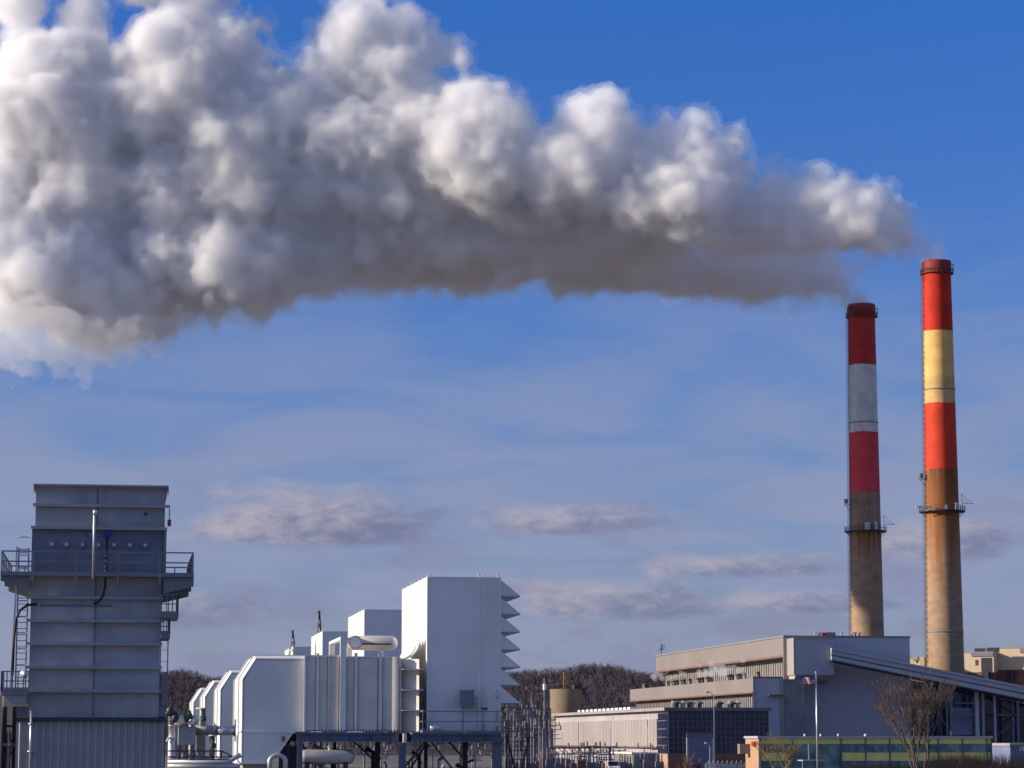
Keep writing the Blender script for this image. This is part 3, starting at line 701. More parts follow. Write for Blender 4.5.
# ------------------------------------------------------------------ four turbine halls: filter house, enclosure
Y1 = 190.0
def filter_house():
    p = lambda px, py: on_y(px, py, Y1)
    x0, x1 = p(427.3, 650).x, p(500.4, 650).x; zt = p(460, 577.3).z; zb = p(460, 731).z
    y1 = on_x(402, 650, x0).y
    t = thing('filter_house', (x0, Y1, zb), 'largest white intake filter house nearest the railed deck', 'filter house', 'white intake filter houses')
    MB().box(x0, x1, Y1, y1, zb, zt).build('casing', M_white, t)
    b = MB(); 
    for (a, c) in ((x0 - .03, x0 + .09), (x1 - .09, x1 + .03)): b.box(a, c, Y1 - .03, Y1 + .09, zb, zt + .02)
    b.box(x0 - .03, x0 + .09, y1 - .09, y1 + .03, zb, zt + .02)
    b.box(x0 + .1, x1 - .1, Y1 - .03, Y1 + .09, zt - .09, zt + .03); b.box(x0 - .03, x0 + .09, Y1 + .1, y1 - .1, zt - .09, zt + .03)
    b.box(x1 - 1.63, x1 - 1.53, Y1 - .05, Y1 - .004, zb, zt - .1)
    b.build('corner_trim', M_white_trim, t)
    for yy in np.linspace(Y1 + .8, y1 - .8, 7): MB().box(x0 + .02, x0 + .14, yy - .07, yy + .07, zt + .03, zt + .24).build('lifting_lug', M_white_trim, t)
    for xx in (x0 + .2, x1 - 1.58, x1 - 1.2, x1 - .15): MB().box(xx - .06, xx + .06, Y1 + .1, Y1 + .22, zt + .03, zt + .26).build('lifting_lug', M_white_trim, t)
    # seams of the cladding on both faces, very shallow
    for f in (.33, .66): MB().box(x0 - .015, x0 - .003, Y1 + (y1 - Y1) * f - .03, Y1 + (y1 - Y1) * f + .03, zb, zt - .1).build('seam', M_white_trim, t)
    for f in (.26, .52, .78): z = zb + (zt - zb) * f; MB().box(x0 + .1, x1 - 1.64, Y1 - .012, Y1 - .003, z - .02, z + .02).build('seam', M_white_trim, t)
    b = MB(); b.box(x1 + .003, x1 + .06, Y1 + .3, y1 - .3, p(500, 704).z, zt - .3); b.build('filter_bank', M_filter, t)
    tip = p(520.6, 650).x - x1; m = mpp(500, 640, Y1)
    for i in range(7):
        zt_ = p(500, 579.5 + 17.7 * i).z; d = 16.7 * m
        if i == 6: d = 17.0 * m
        b = MB()
        for yy in (Y1 + .02, y1 - .06):
            b.add([(x1, yy, zt_), (x1 + tip, yy, zt_ - d), (x1, yy, zt_ - d), (x1, yy + .04, zt_), (x1 + tip, yy + .04, zt_ - d), (x1, yy + .04, zt_ - d)],
                  [(0, 2, 1), (3, 4, 5), (0, 1, 4, 3), (1, 2, 5, 4), (2, 0, 3, 5)])
        b.add([(x1, Y1 + .02, zt_), (x1, y1 - .02, zt_), (x1 + tip, y1 - .02, zt_ - d), (x1 + tip, Y1 + .02, zt_ - d),
               (x1, Y1 + .02, zt_ - .05), (x1, y1 - .02, zt_ - .05), (x1 + tip, y1 - .02, zt_ - d - .05), (x1 + tip, Y1 + .02, zt_ - d - .05)],
              [(0, 1, 2, 3), (7, 6, 5, 4), (0, 3, 7, 4), (1, 5, 6, 2), (2, 6, 7, 3), (0, 4, 5, 1)])
        b.build('weather_hood', M_white, t)
    return t, x0, x1, y1, zb, zt
FH, fx0, fx1, fy1, fzb, fzt = filter_house()

def enclosure():
    p = lambda px, py: on_y(px, py, Y1)
    x0, x1 = p(239.7, 700).x, p(304.3, 700).x; zt = p(270, 656).z; xb = p(254.5, 656).x; zm = p(239.5, 678.5).z
    y1 = on_x(234.4, 700, x0).y; z2 = p(270, 732).z; zb = p(270, 764).z; xc, xd = p(293, 732).x, p(271, 764).x
    t = thing('turbine_enclosure', (x0, Y1, 0), 'nearest and largest grey-white chamfered steel turbine enclosure', 'turbine enclosure', 'chamfered turbine enclosures')
    MB().prism_y([(x0 + .3, zb), (xd, zb), (xc, z2), (x1, z2), (x1, zt - .3), (xb + .12, zt - .3), (x0 + .3, zm - .12)], Y1, Y1 + .31).prism_y([(x0, zb), (xd, zb), (xc, z2), (x1, z2), (x1, zt), (xb, zt), (x0, zm)], Y1 + .31, y1).build('casing', M_white, t)
    # rim trim round the chamfer, proud of both edges
    w = .17
    path = [(x0, zb), (x0, zm), (xb, zt), (x1, zt)]
    def offs(d):     # the outline moved inwards by d
        a = math.atan2(zt - zm, xb - x0); h = a / 2 + math.pi / 4
        return [(x0 + d, zb), (x0 + d, zm + d * math.tan((a - math.pi / 2) / 2)), (xb + d * math.tan(a / 2), zt - d), (x1, zt - d)]
    o0, o1 = offs(-.03), offs(.26)
    b = MB(); m = len(o0)
    for ya, yb, oo in ((Y1 + .32, Y1 - .02, 0),):
        vs = [(x, ya, z) for x, z in o0] + [(x, yb, z) for x, z in offs(.17)] + [(x, yb, z) for x, z in o1] + [(x, ya, z) for x, z in o1]
        for r_ in range(3): b.add([vs[r_ * m + i] for i in range(m)] + [vs[(r_ + 1) * m + i] for i in range(m)], [(i, i + 1, i + 1 + m, i + m) for i in range(m - 1)])
    b.build('rim_trim', M_white_trim, t)
    for ya, yb in ((Y1 + .33, Y1 + .75), (y1 - .3, y1 + .1)):
        b = MB(); q = offs(-.09); r0 = offs(.0)
        vs = [(x, ya, z) for x, z in r0] + [(x, ya, z) for x, z in q] + [(x, yb, z) for x, z in q] + [(x, yb, z) for x, z in r0]
        for r_ in range(3): b.add([vs[r_ * m + i] for i in range(m)] + [vs[(r_ + 1) * m + i] for i in range(m)], [(i, i + 1, i + 1 + m, i + m) for i in range(m - 1)])
        b.build('rim_band', M_cream, t)
    b = MB(); b.box(x0 + .08, xc, Y1 - .08, Y1 - .003, z2 - .04, z2 + .06); b.box(x0 + .08, xd + .1, Y1 - .08, Y1 - .003, zb, zb + .12)
    b.bar((xd, Y1 - .05, zb), (xc, Y1 - .05, z2), .10); b.build('base_trim', M_white_trim, t)
    b = MB(); b.box(x0 - .03, x0 - .003, Y1 + .5, Y1 + 1.4, zb + 1.2, zb + 2.0); b.build('side_panel', M_cream, t)
    b = MB()
    for dz in (1.6, 2.6): b.bar((x0 - .25, Y1 + .8, zb + dz), (x0 - .25, Y1 + .8, zb + dz + .6), .12)
    b.tube([(x0 + .1, Y1 - .2, zb), (x0 - .15, Y1 - .2, zb + .4), (x0 - .15, Y1 - .2, z2 - .3), (x0, Y1 - .2, z2)], .05, 8)
    b.build('conduit', M_galv, t)
    b = MB(); b.box(x0 + .3, xd - .2, Y1 + .4, y1 - .4, 0, zb - .003); b.build('plinth', M_conc, t)
    return t, x1, z2, zt
EN, ex1, ez2, ezt = enclosure()
lab_f = ['second largest white filter house, partly hidden behind the silencer tubes', 'third white filter house, behind the gantry, lower than the second', 'smallest white filter house, beside a lattice mast']
lab_e = ['second chamfered turbine enclosure, just behind the largest one', 'third chamfered turbine enclosure, with a green valve before it', 'farthest and smallest chamfered turbine enclosure']
for i in range(3):
    c = copy_tree(FH); c.location.y += Y1 * (.262, .525, .785)[i]; c['label'] = lab_f[i]
    c = copy_tree(EN); c.location.y += Y1 * (.217, .437, .657)[i]; c['label'] = lab_e[i]

# ------------------------------------------------------------------ silencer duct between enclosure and filter house
def duct():
    p = lambda px, py, Y=Y1: on_y(px, py, Y)
    X = lambda px: p(px, 690).x
    Z = lambda py: p(350, py).z
    zb = Z(731.5); y1 = Y1 + 7
    t = thing('intake_duct', (X(352), Y1, zb), 'cream and grey ribbed steel duct joining enclosure and filter house', 'duct')
    b = MB(); b.box(X(304.5), X(399.5), Y1 - .2, y1, zb, Z(657)); b.build('duct_core', M_cream, t)
    # curved casing panels between the posts
    for a, c, top, bulge in ((305, 315.6, 657, .14), (318.4, 327.2, 657, .12), (328.3, 338.8, 657, .15), (345.8, 353.8, 657, .12), (357.0, 377.8, 658.5, .42), (381.6, 399.4, 657, .55)):
        n = 10; xa, xc = X(a), X(c); prof = []
        for k in range(n + 1):
            u = k / n; prof.append((xa + (xc - xa) * u, Y1 - .25 - bulge * (math.sin(math.pi / 2 * min(1, u / .86)) if u < .99 else 0)))
        b = MB(); vs = [(x, y, zb) for x, y in prof] + [(x, y, Z(top)) for x, y in prof]; m = len(prof)
        b.add(vs, [(i, i + 1, i + 1 + m, i + m) for i in range(m - 1)])
        b.add([(x, y, Z(top)) for x, y in prof] + [(xc, Y1 - .2, Z(top)), (xa, Y1 - .2, Z(top))], [tuple(range(m + 2))])
        b.build('casing_panel', M_cream, t, False)
    for a, c, top in ((303.6, 305.6, 655.5), (315.8, 318.2, 653.5), (327.3, 328.2, 656), (353.9, 356.8, 653), (377.9, 381.4, 653), (399.4, 400.6, 658)):
        b = MB(); b.box(X(a), X(c), Y1 - .42, Y1 - .21, zb, Z(top)); b.build('post', M_white_trim, t)
    b = MB(); b.box(X(304), X(339), Y1 - .40, Y1 - .1, Z(657), Z(655.4)); b.box(X(346), X(400), Y1 - .35, Y1 - .1, Z(657.6), Z(656.4)); b.build('top_edge', M_white_trim, t)
    b = MB()
    for px in np.arange(306, 399, 3.1): b.box(X(px), X(px) + .10, Y1 - .95, Y1 - .85, zb, zb + .12)
    b.build('anchor_bolts', M_dark, t)
    # transition box up to the filter house
    b = MB(); a0, a1 = X(400.7), X(417.5); tp = [(a0, Y1 + .2), (a1, Y1 - 1.0), (a1, Y1 + 12), (a0, Y1 + 12)]
    b.add([(x, y, zb) for x, y in tp] + [(x, y, Z(659)) for x, y in tp], [(0, 1, 5, 4), (1, 2, 6, 5), (2, 3, 7, 6), (3, 0, 4, 7), (4, 5, 6, 7)])
    b.box(a1 + .01, fx0 - .004, Y1 + 2.4, Y1 + 12, zb, Z(669)); b.build('transition_box', M_cream, t)
    b = MB(); 
    for py in (669.5, 690, 710.5): b.box(X(400.7), X(422), Y1 - 1.1, Y1 + 2.5, Z(py + .4), Z(py - .5))
    b.box(X(401), X(425), Y1 + .1, Y1 + .5, Z(730.5), Z(728.5)); b.build('transition_rib', M_white_trim, t)
    # gantry of square posts along the duct
    g = thing('pipe_gantry', (X(342), Y1, zb), 'white square-tube portal gantry standing through the ribbed duct top', 'gantry')
    yb = on_x(329, 645, X(339.3)).y
    b = MB(); b.box(X(339.3), X(345.2), Y1 - .62, Y1 - .22, zb, Z(640)); b.build('gantry_post', M_white_trim, g)
    b = MB(); b.box(X(339.3), X(345.2), yb - .4, yb, zb, Z(640)); b.build('gantry_post', M_white_trim, g)
    b = MB(); b.box(X(339.3), X(345.2), Y1 - .62, yb, Z(640) + .003, Z(637)); b.box(X(345.2), X(351), Y1 - .3, Y1, Z(640.5), Z(637.8)); b.build('gantry_beam', M_white_trim, g)
    # silencer tubes
    M_clad = mat('pale_metal_cladding', (.58, .54, .50), .4, .35, var=.06)
    s = thing('silencer_tube', (X(378), Y1 + 2, Z(651)), 'horizontal aluminium silencer tube with round ends above the ribbed duct', 'silencer')
    r = .54; zc = Z(641.8); xs, xe = X(352), X(400.5)
    pts = []; rad = []
    for k in range(7): a = math.pi / 2 * k / 6; pts.append((xe - r + r * math.sin(a), Y1 + 2.2, zc)); rad.append(max(.03, r * math.cos(a)))
    b = MB(); b.tube([(xs, Y1 + 2.2, zc)] + pts, [r] + rad, 28); b.build('tube_body', M_clad, s, True)
    b = MB(); b.tube([(X(356), Y1 + .7, Z(642.2)), (X(356), Y1 + 2.2, Z(642.2))], .50, 28); e = b.build('tube_end', M_clad, s)
    MB().tube([(X(356), Y1 + .66, Z(642.2)), (X(356), Y1 + .695, Z(642.2))], .36, 28).build('end_cover', M_white_trim, e)
    b = MB(); b.bar((xs + .75, Y1 + 1.66, Z(643.2)), (xe - .5, Y1 + 1.66, Z(643.2)), .09); b.build('tube_seam', M_dark, s)
    b = MB()
    for px in (349.5, 352.5): b.box(X(px) - .12, X(px) + .12, Y1 + 1.9, Y1 + 2.3, Z(658), Z(646))
    b.box(X(384), X(386), Y1 + 1.9, Y1 + 2.3, Z(658), Z(649)); b.build('saddle', M_white_trim, s)
    # curved wind scoop at the filter house foot
    c = thing('curved_scoop', (X(410), Y1 + 5, Z(660)), 'curved white scoop with sawtooth rim against the largest filter house', 'scoop')
    b = MB(); n = 10; xo = X(401); xi = X(420.5); zo = Z(659.5); zi = Z(641.5); ys = [Y1 + .9, Y1 + 11]
    vs = []
    for y in ys:
        for k in range(n + 1):
            a = math.pi / 2 * k / n; vs.append((xo + (xi - xo) * math.sin(a), y, zo + (zi - zo) * (1 - math.cos(a))))
    vs2 = [(x - .05, y, z + .10) for x, y, z in vs]
    m = n + 1
    b.add(vs + vs2, [(i, i + 1, i + 1 + m, i + m) for i in range(n)] + [(i + 2 * m, i + 3 * m, i + 1 + 3 * m, i + 1 + 2 * m) for i in range(n)] + [(i, i + 2 * m, i + 1 + 2 * m, i + 1) for i in range(n)])
    b.build('scoop_plate', M_white_trim, c, True)
    b = MB()
    for k in range(6):
        ya = Y1 + .9 + k * 1.7; b.bar((xi - .04, ya, zi), (xi - .04, ya + .01, zi + .25), .06)
        b.add([(xi - .02, ya, zi), (xi - .02, ya + 1.4, zi), (xi - .1, ya, zi + .6)], [(0, 1, 2)])
    b.build('scoop_rib', M_white_trim, c)
duct()

# ------------------------------------------------------------------ steel deck with legs and railings
def deck():
    p = lambda px, py, Y=Y1: on_y(px, py, Y)
    yf = Y1 - 2.6
    X = lambda px: p(px, 735, yf).x
    Z = lambda py: p(400, py, yf).z
    t = thing('steel_deck', (X(400), yf, 0), 'dark blue-grey steel deck on legs carrying the duct and filter house', 'steel deck')
    b = MB(); b.box(X(296), X(407.6), yf + 1.2, Y1 + 14, Z(733.2), Z(731.9)); b.box(X(412.2), X(502.5), yf, fy1 + 2, Z(734.2), Z(732.5)); b.build('deck_plate', M_beam, t)
    for a, c, t0, b0, yy in ((298, 400.5, 733.3, 741.5, yf + 1.2), (412.3, 502, 734.3, 742, yf + .05)):
        b = MB(); z1, z0 = Z(t0), Z(b0)
        b.box(X(a), X(c), yy, yy + .35, z1 - .07, z1); b.box(X(a), X(c), yy, yy + .35, z0, z0 + .07); b.box(X(a), X(c), yy + .16, yy + .2, z0 + .071, z1 - .071)
        for k in np.arange(X(a) + .8, X(c), 1.5): b.box(k, k + .03, yy + .03, yy + .158, z0 + .072, z1 - .072)
        b.build('edge_beam', M_beam, t)
        b = MB()
        for q in (4.5, 9.5): b.box(X(a), X(c), yy + q, yy + q + .3, z0, z1 - .003)
        b.build('inner_beam', M_beam, t)
    b = MB(); b.box(X(404.5), X(407.8), yf + .8, yf + 1.19, Z(742.5), Z(733.5)); b.build('white_end_plate', M_white_trim, t)
    for a, c, y, m_ in ((299, 304, yf + 1.3, M_beam), (400.5, 407.5, yf + 1.0, M_beam), (472, 477, yf + 5, M_dark), (494, 502.5, yf + .4, M_beam), (385, 390, yf + 7, M_dark), (413, 417, yf + 9, M_dark), (440, 443, yf + 9.5, M_dark), (344, 347, yf + 9, M_dark)):
        b = MB(); x0, x1 = X(a), X(c); z1 = Z(742.2)
        b.box(x0, x1, y, y + .06, .0, z1); b.box(x0, x1, y + .34, y + .4, 0, z1); b.box((x0 + x1) / 2 - .03, (x0 + x1) / 2 + .03, y + .061, y + .339, 0, z1)
        b.box(x0 - .1, x1 + .1, y - .1, y + .5, 0, .06)
        b.build('leg', m_, t)
    for (a, pa, c, pc, y) in ((433, 742, 458, 774, yf + 1), (456, 742, 474, 762, yf + 4), (404, 772, 428, 742, yf + 2), (306, 742, 330, 772, yf + 6), (362, 742, 386, 765, yf + 6), (420, 775, 440, 742, yf + 8)):
        b = MB(); b.bar((X(a), y, Z(pa)), (X(c), y, Z(pc)), .13, .13); b.build('brace', M_dark, t)
    # railing
    b = MB(); zf = Z(732.4); h = Z(711.3) - zf
    x0, x1 = X(423), X(502.2)
    railing(b, (x0, yf + .1, zf), (x1, yf + .1, zf), h, 2, .075); railing(b, (x0, yf + .1, zf), (x0, Y1 - .1, zf), h, 1, .06); railing(b, (x1, yf + .1, zf), (x1, fy1 + 1.5, zf), h, 9, .06)
    railing(b, (x1, yf + .1, zf), (x1 + 1.4, yf + .1, zf), h, 1, .06)
    b.build('deck_railing', M_rail, t)
    s = thing('access_stair', (x1 + .8, yf, 0), 'narrow steel stair tower at the right end of the deck', 'stair')
    b = MB()
    for q in (0, 1.5):
        for w in (.0, 1.2): b.bar((x1 + .5 + q, yf + w, 0), (x1 + .5 + q, yf + w, zf + .9 - q * .2), .10)
    for k in range(18): b.bar((x1 + .5, yf + .05, .3 + k * .32), (x1 + 2.0, yf + .05, .3 + k * .32), .05, .05)
    b.bar((x1 + .5, yf, .2), (x1 + 2, yf, zf - .2), .14); b.bar((x1 + 2, yf + 1.2, .2), (x1 + .5, yf + 1.2, zf - .2), .14)
    b.build('stair_frame', M_dark, s)
    # control box and fittings on the filter house front
    q = lambda px, py: on_y(px, py, Y1)
    c = thing('control_cabinet', (q(467, 704).x, Y1 - .5, q(467, 710).z), 'grey control cabinet on a post before the largest filter house', 'control cabinet')
    b = MB(); b.box(q(461.5, 0).x, q(474, 0).x, Y1 - .75, Y1 - .3, q(467, 707.5).z, q(467, 691).z); e = b.build('cabinet_case', M_rail, c)
    b = MB(); b.box(q(461, 0).x, q(474.6, 0).x, Y1 - .80, Y1 - .25, q(467, 691).z + .002, q(467, 690.2).z + .02); b.build('cabinet_roof', M_grey_trim, c)
    b = MB(); b.box(q(474.1, 0).x, q(478.5, 0).x, Y1 - .65, Y1 - .4, q(467, 708.6).z, q(467, 697.2).z); b.build('side_box', M_grey_trim, c)
    b = MB(); b.bar((q(464, 0).x, Y1 - .5, zf), (q(464, 0).x, Y1 - .5, q(467, 707.5).z), .12); b.bar((q(477, 0).x, Y1 - .5, q(467, 708.6).z), (q(477.5, 0).x, Y1 - .5, q(0, 727).z), .06); b.build('cabinet_post', M_grey_trim, c)
    c = thing('vent_tank', (q(435, 728).x, Y1 - .9, zf), 'small white dished tank lying on the deck by the railing', 'tank')
    b = MB(); zc = q(435, 728).z; b.tube([(q(431.5, 0).x, Y1 - .9, zc), (q(432, 0).x, Y1 - .9, zc), (q(440, 0).x, Y1 - .9, zc), (q(442, 0).x, Y1 - .9, zc)], [.12, .24, .22, .08], 16); b.build('tank_shell', M_galv, c, True)
    b = MB(); b.box(q(434, 0).x, q(439, 0).x, Y1 - 1.1, Y1 - .7, zf, zc - .15); b.build('tank_saddle', M_rail, c)
    c = thing('riser_pipe', (q(484, 0).x, Y1 - .3, zf), 'thin pale riser pipes with valves on the filter house front', 'pipe')
    b = MB(); 
    b.tube([(q(484, 0).x, Y1 - .25, zf), (q(484, 0).x, Y1 - .25, q(484, 687).z)], .06, 8); b.tube([(q(497, 0).x, Y1 - .25, zf), (q(497, 0).x, Y1 - .25, q(497, 690).z)], .05, 8)
    b.build('pipe_run', M_galv, c, True)
    for px, py in ((497, 694), (497, 723), (454, 701.5), (478.3, 727)):
        b = MB(); b.tube([(q(px, 0).x, Y1 - .35, q(px, py - 2).z), (q(px, 0).x, Y1 - .35, q(px, py + 3).z)], .13, 10); b.build('valve', M_cream, c)
    b = MB(); b.box(q(482.5, 0).x, q(488, 0).x, Y1 - .45, Y1 - .1, q(484, 709.5).z, q(484, 707.8).z); b.build('pipe_bracket', M_dark, c)
    # bypass tank and bend below the deck
    k = lambda px, py: on_y(px, py, yf + 2.5)
    c = thing('horizontal_tank', (k(333, 0).x, yf + 2.5, 0), 'shiny horizontal steel tank hanging under the deck', 'tank')
    zc = k(333, 756.8).z; r = 7.3 * mpp(333, 756, yf + 2.5); xa, xb = k(307, 0).x, k(361, 0).x
    pts = [(xa + r * .6 * (1 - math.cos(a)), a) for a in [0, .4, .8, 1.2, 1.57]]
    L_ = [((xa + r * .9 * (1 - math.cos(a))), r * max(.05, math.sin(a))) for a in (0, .4, .8, 1.2, 1.57)] + [((xb - r * .9 * (1 - math.cos(a))), r * max(.05, math.sin(a))) for a in (1.57, 1.2, .8, .4, 0)]
    b = MB(); b.tube([(x, yf + 2.5, zc) for x, _ in L_], [q_ for _, q_ in L_], 28); b.build('tank_shell', mat('bright_tank_cladding', (.60, .58, .56), .4, .3), c, True)
    b = MB(); b.tube([(k(337, 0).x, yf + 2.5, zc + r * .9), (k(337, 0).x, yf + 2.5, k(337, 741).z)], .16, 14); b.tube([(k(337, 0).x, yf + 2.5, zc + r + .15), (k(337, 0).x, yf + 2.5, zc + r + .22)], .24, 14); b.build('nozzle', M_alu, c)
    b = MB()
    for px in (315, 352): b.box(k(px, 0).x - .15, k(px, 0).x + .15, yf + 2.1, yf + 2.9, 0, zc - r * .7)
    b.build('tank_support', M_dark, c)
    c = thing('pipe_bend', (k(285, 0).x, yf, 0), 'pale U-shaped pipe bend beside the sloped enclosure foot', 'pipe')
    pts = []
    for i in range(13):
        a = math.pi * i / 12; pts.append((k(285.5 - 7.5 * math.cos(a), 0).x, yf + 1, k(285, 761.5 - 6.5 * math.sin(a)).z))
    b = MB(); b.tube([(pts[0][0], yf + 1, 3.2)] + pts + [(pts[-1][0], yf + 1, 3.2)], .17, 14); b.build('pipe_run', M_galv, c, True)
    b = MB(); b.bar((pts[0][0], yf + 1, 0), (pts[0][0], yf + 1, 3.3), .4); b.bar((pts[-1][0], yf + 1, 0), (pts[-1][0], yf + 1, 3.3), .4); b.build('pipe_stand', M_dark, c)
    c = thing('shaded_machine', (k(296, 0).x, yf + 3, 0), 'dark machinery frame in shade left of the horizontal tank', 'machinery')
    b = MB()
    for a, pa, d_, pd in ((288, 744, 299, 741), (290, 775, 290, 742), (297, 775, 297, 741)): b.bar((k(a, 0).x, yf + 3, k(a, pa).z), (k(d_, 0).x, yf + 3, k(d_, pd).z), .25)
    b.box(k(291, 0).x, k(306, 0).x, yf + 3.2, yf + 6, 0, k(300, 746).z); b.build('machine_body', M_dark, c)
    b = MB(); b.tube([(k(292, 0).x, yf + 2.6, k(0, 741).z), (k(292, 0).x, yf + 2.6, k(0, 736).z)], .12, 8); b.build('machine_knob', M_red, c)
    # dense equipment under the deck
    R = random.Random(5)
    for i in range(30):
        px = R.choice([R.uniform(306, 400), R.uniform(408, 470)]); yy = Y1 + R.uniform(3, 30); x = on_y(px, 750, yy).x
        c = thing('under_deck_pipework', (x, yy, 0), ['dark pipe stand with blue valve below the deck', 'bright pipe stand with grey valve below the deck', 'dark pipe stand with red valve below the deck', 'bright pipe stand with cream valve below the deck'][i % 4], 'pipework', 'pipe stands below the deck')
        H = R.uniform(2.6, 5.2); b = MB(); b.tube([(x, yy, 0), (x, yy, H), (x + R.uniform(-.8, .8), yy, H + .3)], R.uniform(.06, .2), 8)
        b.bar((x - .5, yy, H * .6), (x + .9, yy, H * .6), .1); b.build('pipe_run', [M_dark, M_galv][i % 2], c)
        MB().tube([(x, yy - .1, H * .6 - .25), (x, yy - .1, H * .6 + .25)], .22, 8).build('valve', [M_blue, M_rail, M_red, M_cream][i % 4], c)
deck()

# ------------------------------------------------------------------ pipework left of the enclosures
def left_pipes():
    Yp = 165.0
    k = lambda px, py=700: on_y(px, py, Yp)
    c = thing('vertical_vessel', (k(173).x, Yp, 0), 'upright white cylindrical vessel just right of the tower base', 'vessel')
    b = MB(); r = 4.3 * mpp(173, 740, Yp)
    b.lathe(k(173).x, Yp, [(r, 0), (r, k(0, 741).z), (r * .85, k(0, 739).z), (r * .85, k(0, 726).z), (r * 1.02, k(0, 725.8).z), (r * 1.02, k(0, 724.8).z)], 24); b.build('vessel_shell', M_galv, c, True)
    b = MB(); b.tube([(k(175.5).x, Yp - .3, k(0, 738).z), (k(169.5).x, Yp - .3, k(0, 738).z), (k(167.5).x, Yp - .3, k(0, 742).z)], .1, 8); b.build('side_nozzle', M_galv, c)
    c = thing('insulated_duct_box', (k(187).x, Yp + 2, 0), 'grey box housing between the vessel and the large horizontal pipe', 'box housing')
    b = MB(); b.box(k(179).x, k(196).x, Yp - .6, Yp + 1.6, k(0, 745).z, k(0, 726.5).z); b.build('housing', M_grey_trim, c)
    b = MB(); b.tube([(k(191).x, Yp - .62, k(0, 731).z), (k(191).x, Yp - .7, k(0, 731).z)], .07, 10); b.box(k(179.5).x, k(195.5).x, Yp - .64, Yp - .603, k(0, 727.8).z, k(0, 727).z); b.build('housing_hatch', M_rail, c)
    b = MB()
    for px in (181, 194): b.box(k(px).x - .1, k(px).x + .1, Yp, Yp + .2, 0, k(0, 745).z)
    b.build('leg_frame', M_rail, c)
    c = thing('large_pipe', (k(215).x, Yp + 1, 0), 'large tan horizontal pipe running to the nearest enclosure', 'pipe')
    zc = k(0, 730.5).z; R_ = 4.8 * mpp(210, 730, Yp)
    b = MB(); b.tube([(k(196).x, Yp + .5, zc), (k(216).x, Yp + .5, zc)], R_ * 1.0, 24); b.build('pipe_run', M_conc, c, True)
    b = MB(); b.tube([(k(216).x, Yp + .5, zc), (k(236).x, Yp + .5, zc)], R_ * .96, 24); b.build('clad_run', M_galv, c, True)
    for px in (216, 235): 
        MB().tube([(k(px).x - .05, Yp + .5, zc), (k(px).x + .08, Yp + .5, zc)], R_ * 1.2, 24).build('flange', M_rail, c)
    for px in (200, 213): MB().box(k(px).x - .14, k(px).x + .14, Yp + .3, Yp + .7, 0, zc - R_ * .9).build('pipe_stand', M_conc, c)
    for i, (px, py, hw, lab) in enumerate(((203.5, 708, 7.5, 'large green hand-wheel valve above the tan horizontal pipe'), (213, 735.5, 4, 'low green valve in front of the tan horizontal pipe'))):
        yv = Yp - .6 if i else Yp + .5
        c = thing('gate_valve', (k(px).x, yv, 0), lab, 'valve', 'green gate valves')
        z1 = k(0, py).z; w = hw * mpp(px, py, Yp)
        b = MB(); b.lathe(k(px).x, yv, [(.12, z1 - .8), (.22, z1 - .75), (.22, z1 - .5), (.13, z1 - .45), (.13, z1 - .08), (.2, z1 - .05)], 12); b.build('valve_body', M_green, c)
        b = MB(); pts = [(k(px).x + w * .9 * math.cos(a), yv + w * .9 * math.sin(a), z1) for a in np.linspace(0, 2 * math.pi, 17)]; b.tube(pts, .05, 6)
        for a in (0, 1.57): b.bar((k(px).x - w * .9 * math.cos(a), yv - w * .9 * math.sin(a), z1), (k(px).x + w * .9 * math.cos(a), yv + w * .9 * math.sin(a), z1), .05)
        b.build('hand_wheel', M_cream, c)
        b = MB(); b.box(k(px).x - .16, k(px).x + .16, yv - .16, yv + .16, 0, z1 - .8); b.build('valve_stem', M_conc, c)
    R = random.Random(8)
    c = thing('pipe_rack', (k(205).x, Yp - 3, 0), 'low brown railing and pipe rack before the vessels', 'pipe rack')
    b = MB(); y = Yp - 3; kk = lambda px, py: on_y(px, py, y)
    for py in (751, 757, 759.5): b.bar(kk(168, py), kk(222 if py < 755 else 235, py), .09)
    for px in (180, 185, 195, 205, 213, 222): b.bar((kk(px, 0).x, y, 0), kk(px, 751), .08)
    b.bar(kk(222, 751), kk(233, 757), .09); b.build('rack_frame', mat('brown_rail_paint', (.10, .07, .07), .6), c)
    b = MB(); b.tube([kk(168, 762), kk(228, 762), kk(236, 757), kk(241, 755)], .16, 10); b.tube([kk(168, 766), kk(240, 766)], .14, 10); b.build('pipe_run', M_galv, c, True)
    b = MB()
    for px in (183, 190, 198, 209): b.tube([kk(px, 757), kk(px, 753)], .13, 8); b.tube([kk(px - 2, 753), kk(px + 2, 753)], .05, 6)
    b.build('small_valves', M_rail, c)
    spots = [(171, 709, 'dark tilted pump motor beside the tower shoulder'), (175.5, 716, 'small dark valve actuator above the vessel'), (181, 719, 'brass-coloured regulator cluster above the housing'), (188, 714, 'green-capped relief valve above the housing'), (193.5, 719, 'short pale pipe fitting right of the relief valve')]
    for i, (px, py, lab) in enumerate(spots):
        c = thing('pipe_fitting', (k(px).x, Yp + 1.8, 0), lab, 'fitting', 'fittings above the vessels')
        z1 = k(0, py).z; x = k(px).x; b = MB(); b.tube([(x, Yp + 1.8, 0), (x, Yp + 1.8, z1 - .3)], .09, 8); b.build('fitting_stem', M_rail, c)
        b = MB(); b.tube([(x - .1, Yp + 1.8, z1 - .35), (x + .05 * i, Yp + 1.7, z1), (x + .12, Yp + 1.8, z1 + .25)], [.2, .24, .1], 10); b.tube([(x - .35, Yp + 1.7, z1 - .25), (x + .35, Yp + 1.7, z1 - .2)], .08, 8)
        b.build('fitting_head', [M_dark, M_dark, M_cream, M_green, M_galv][i], c, True)
left_pipes()

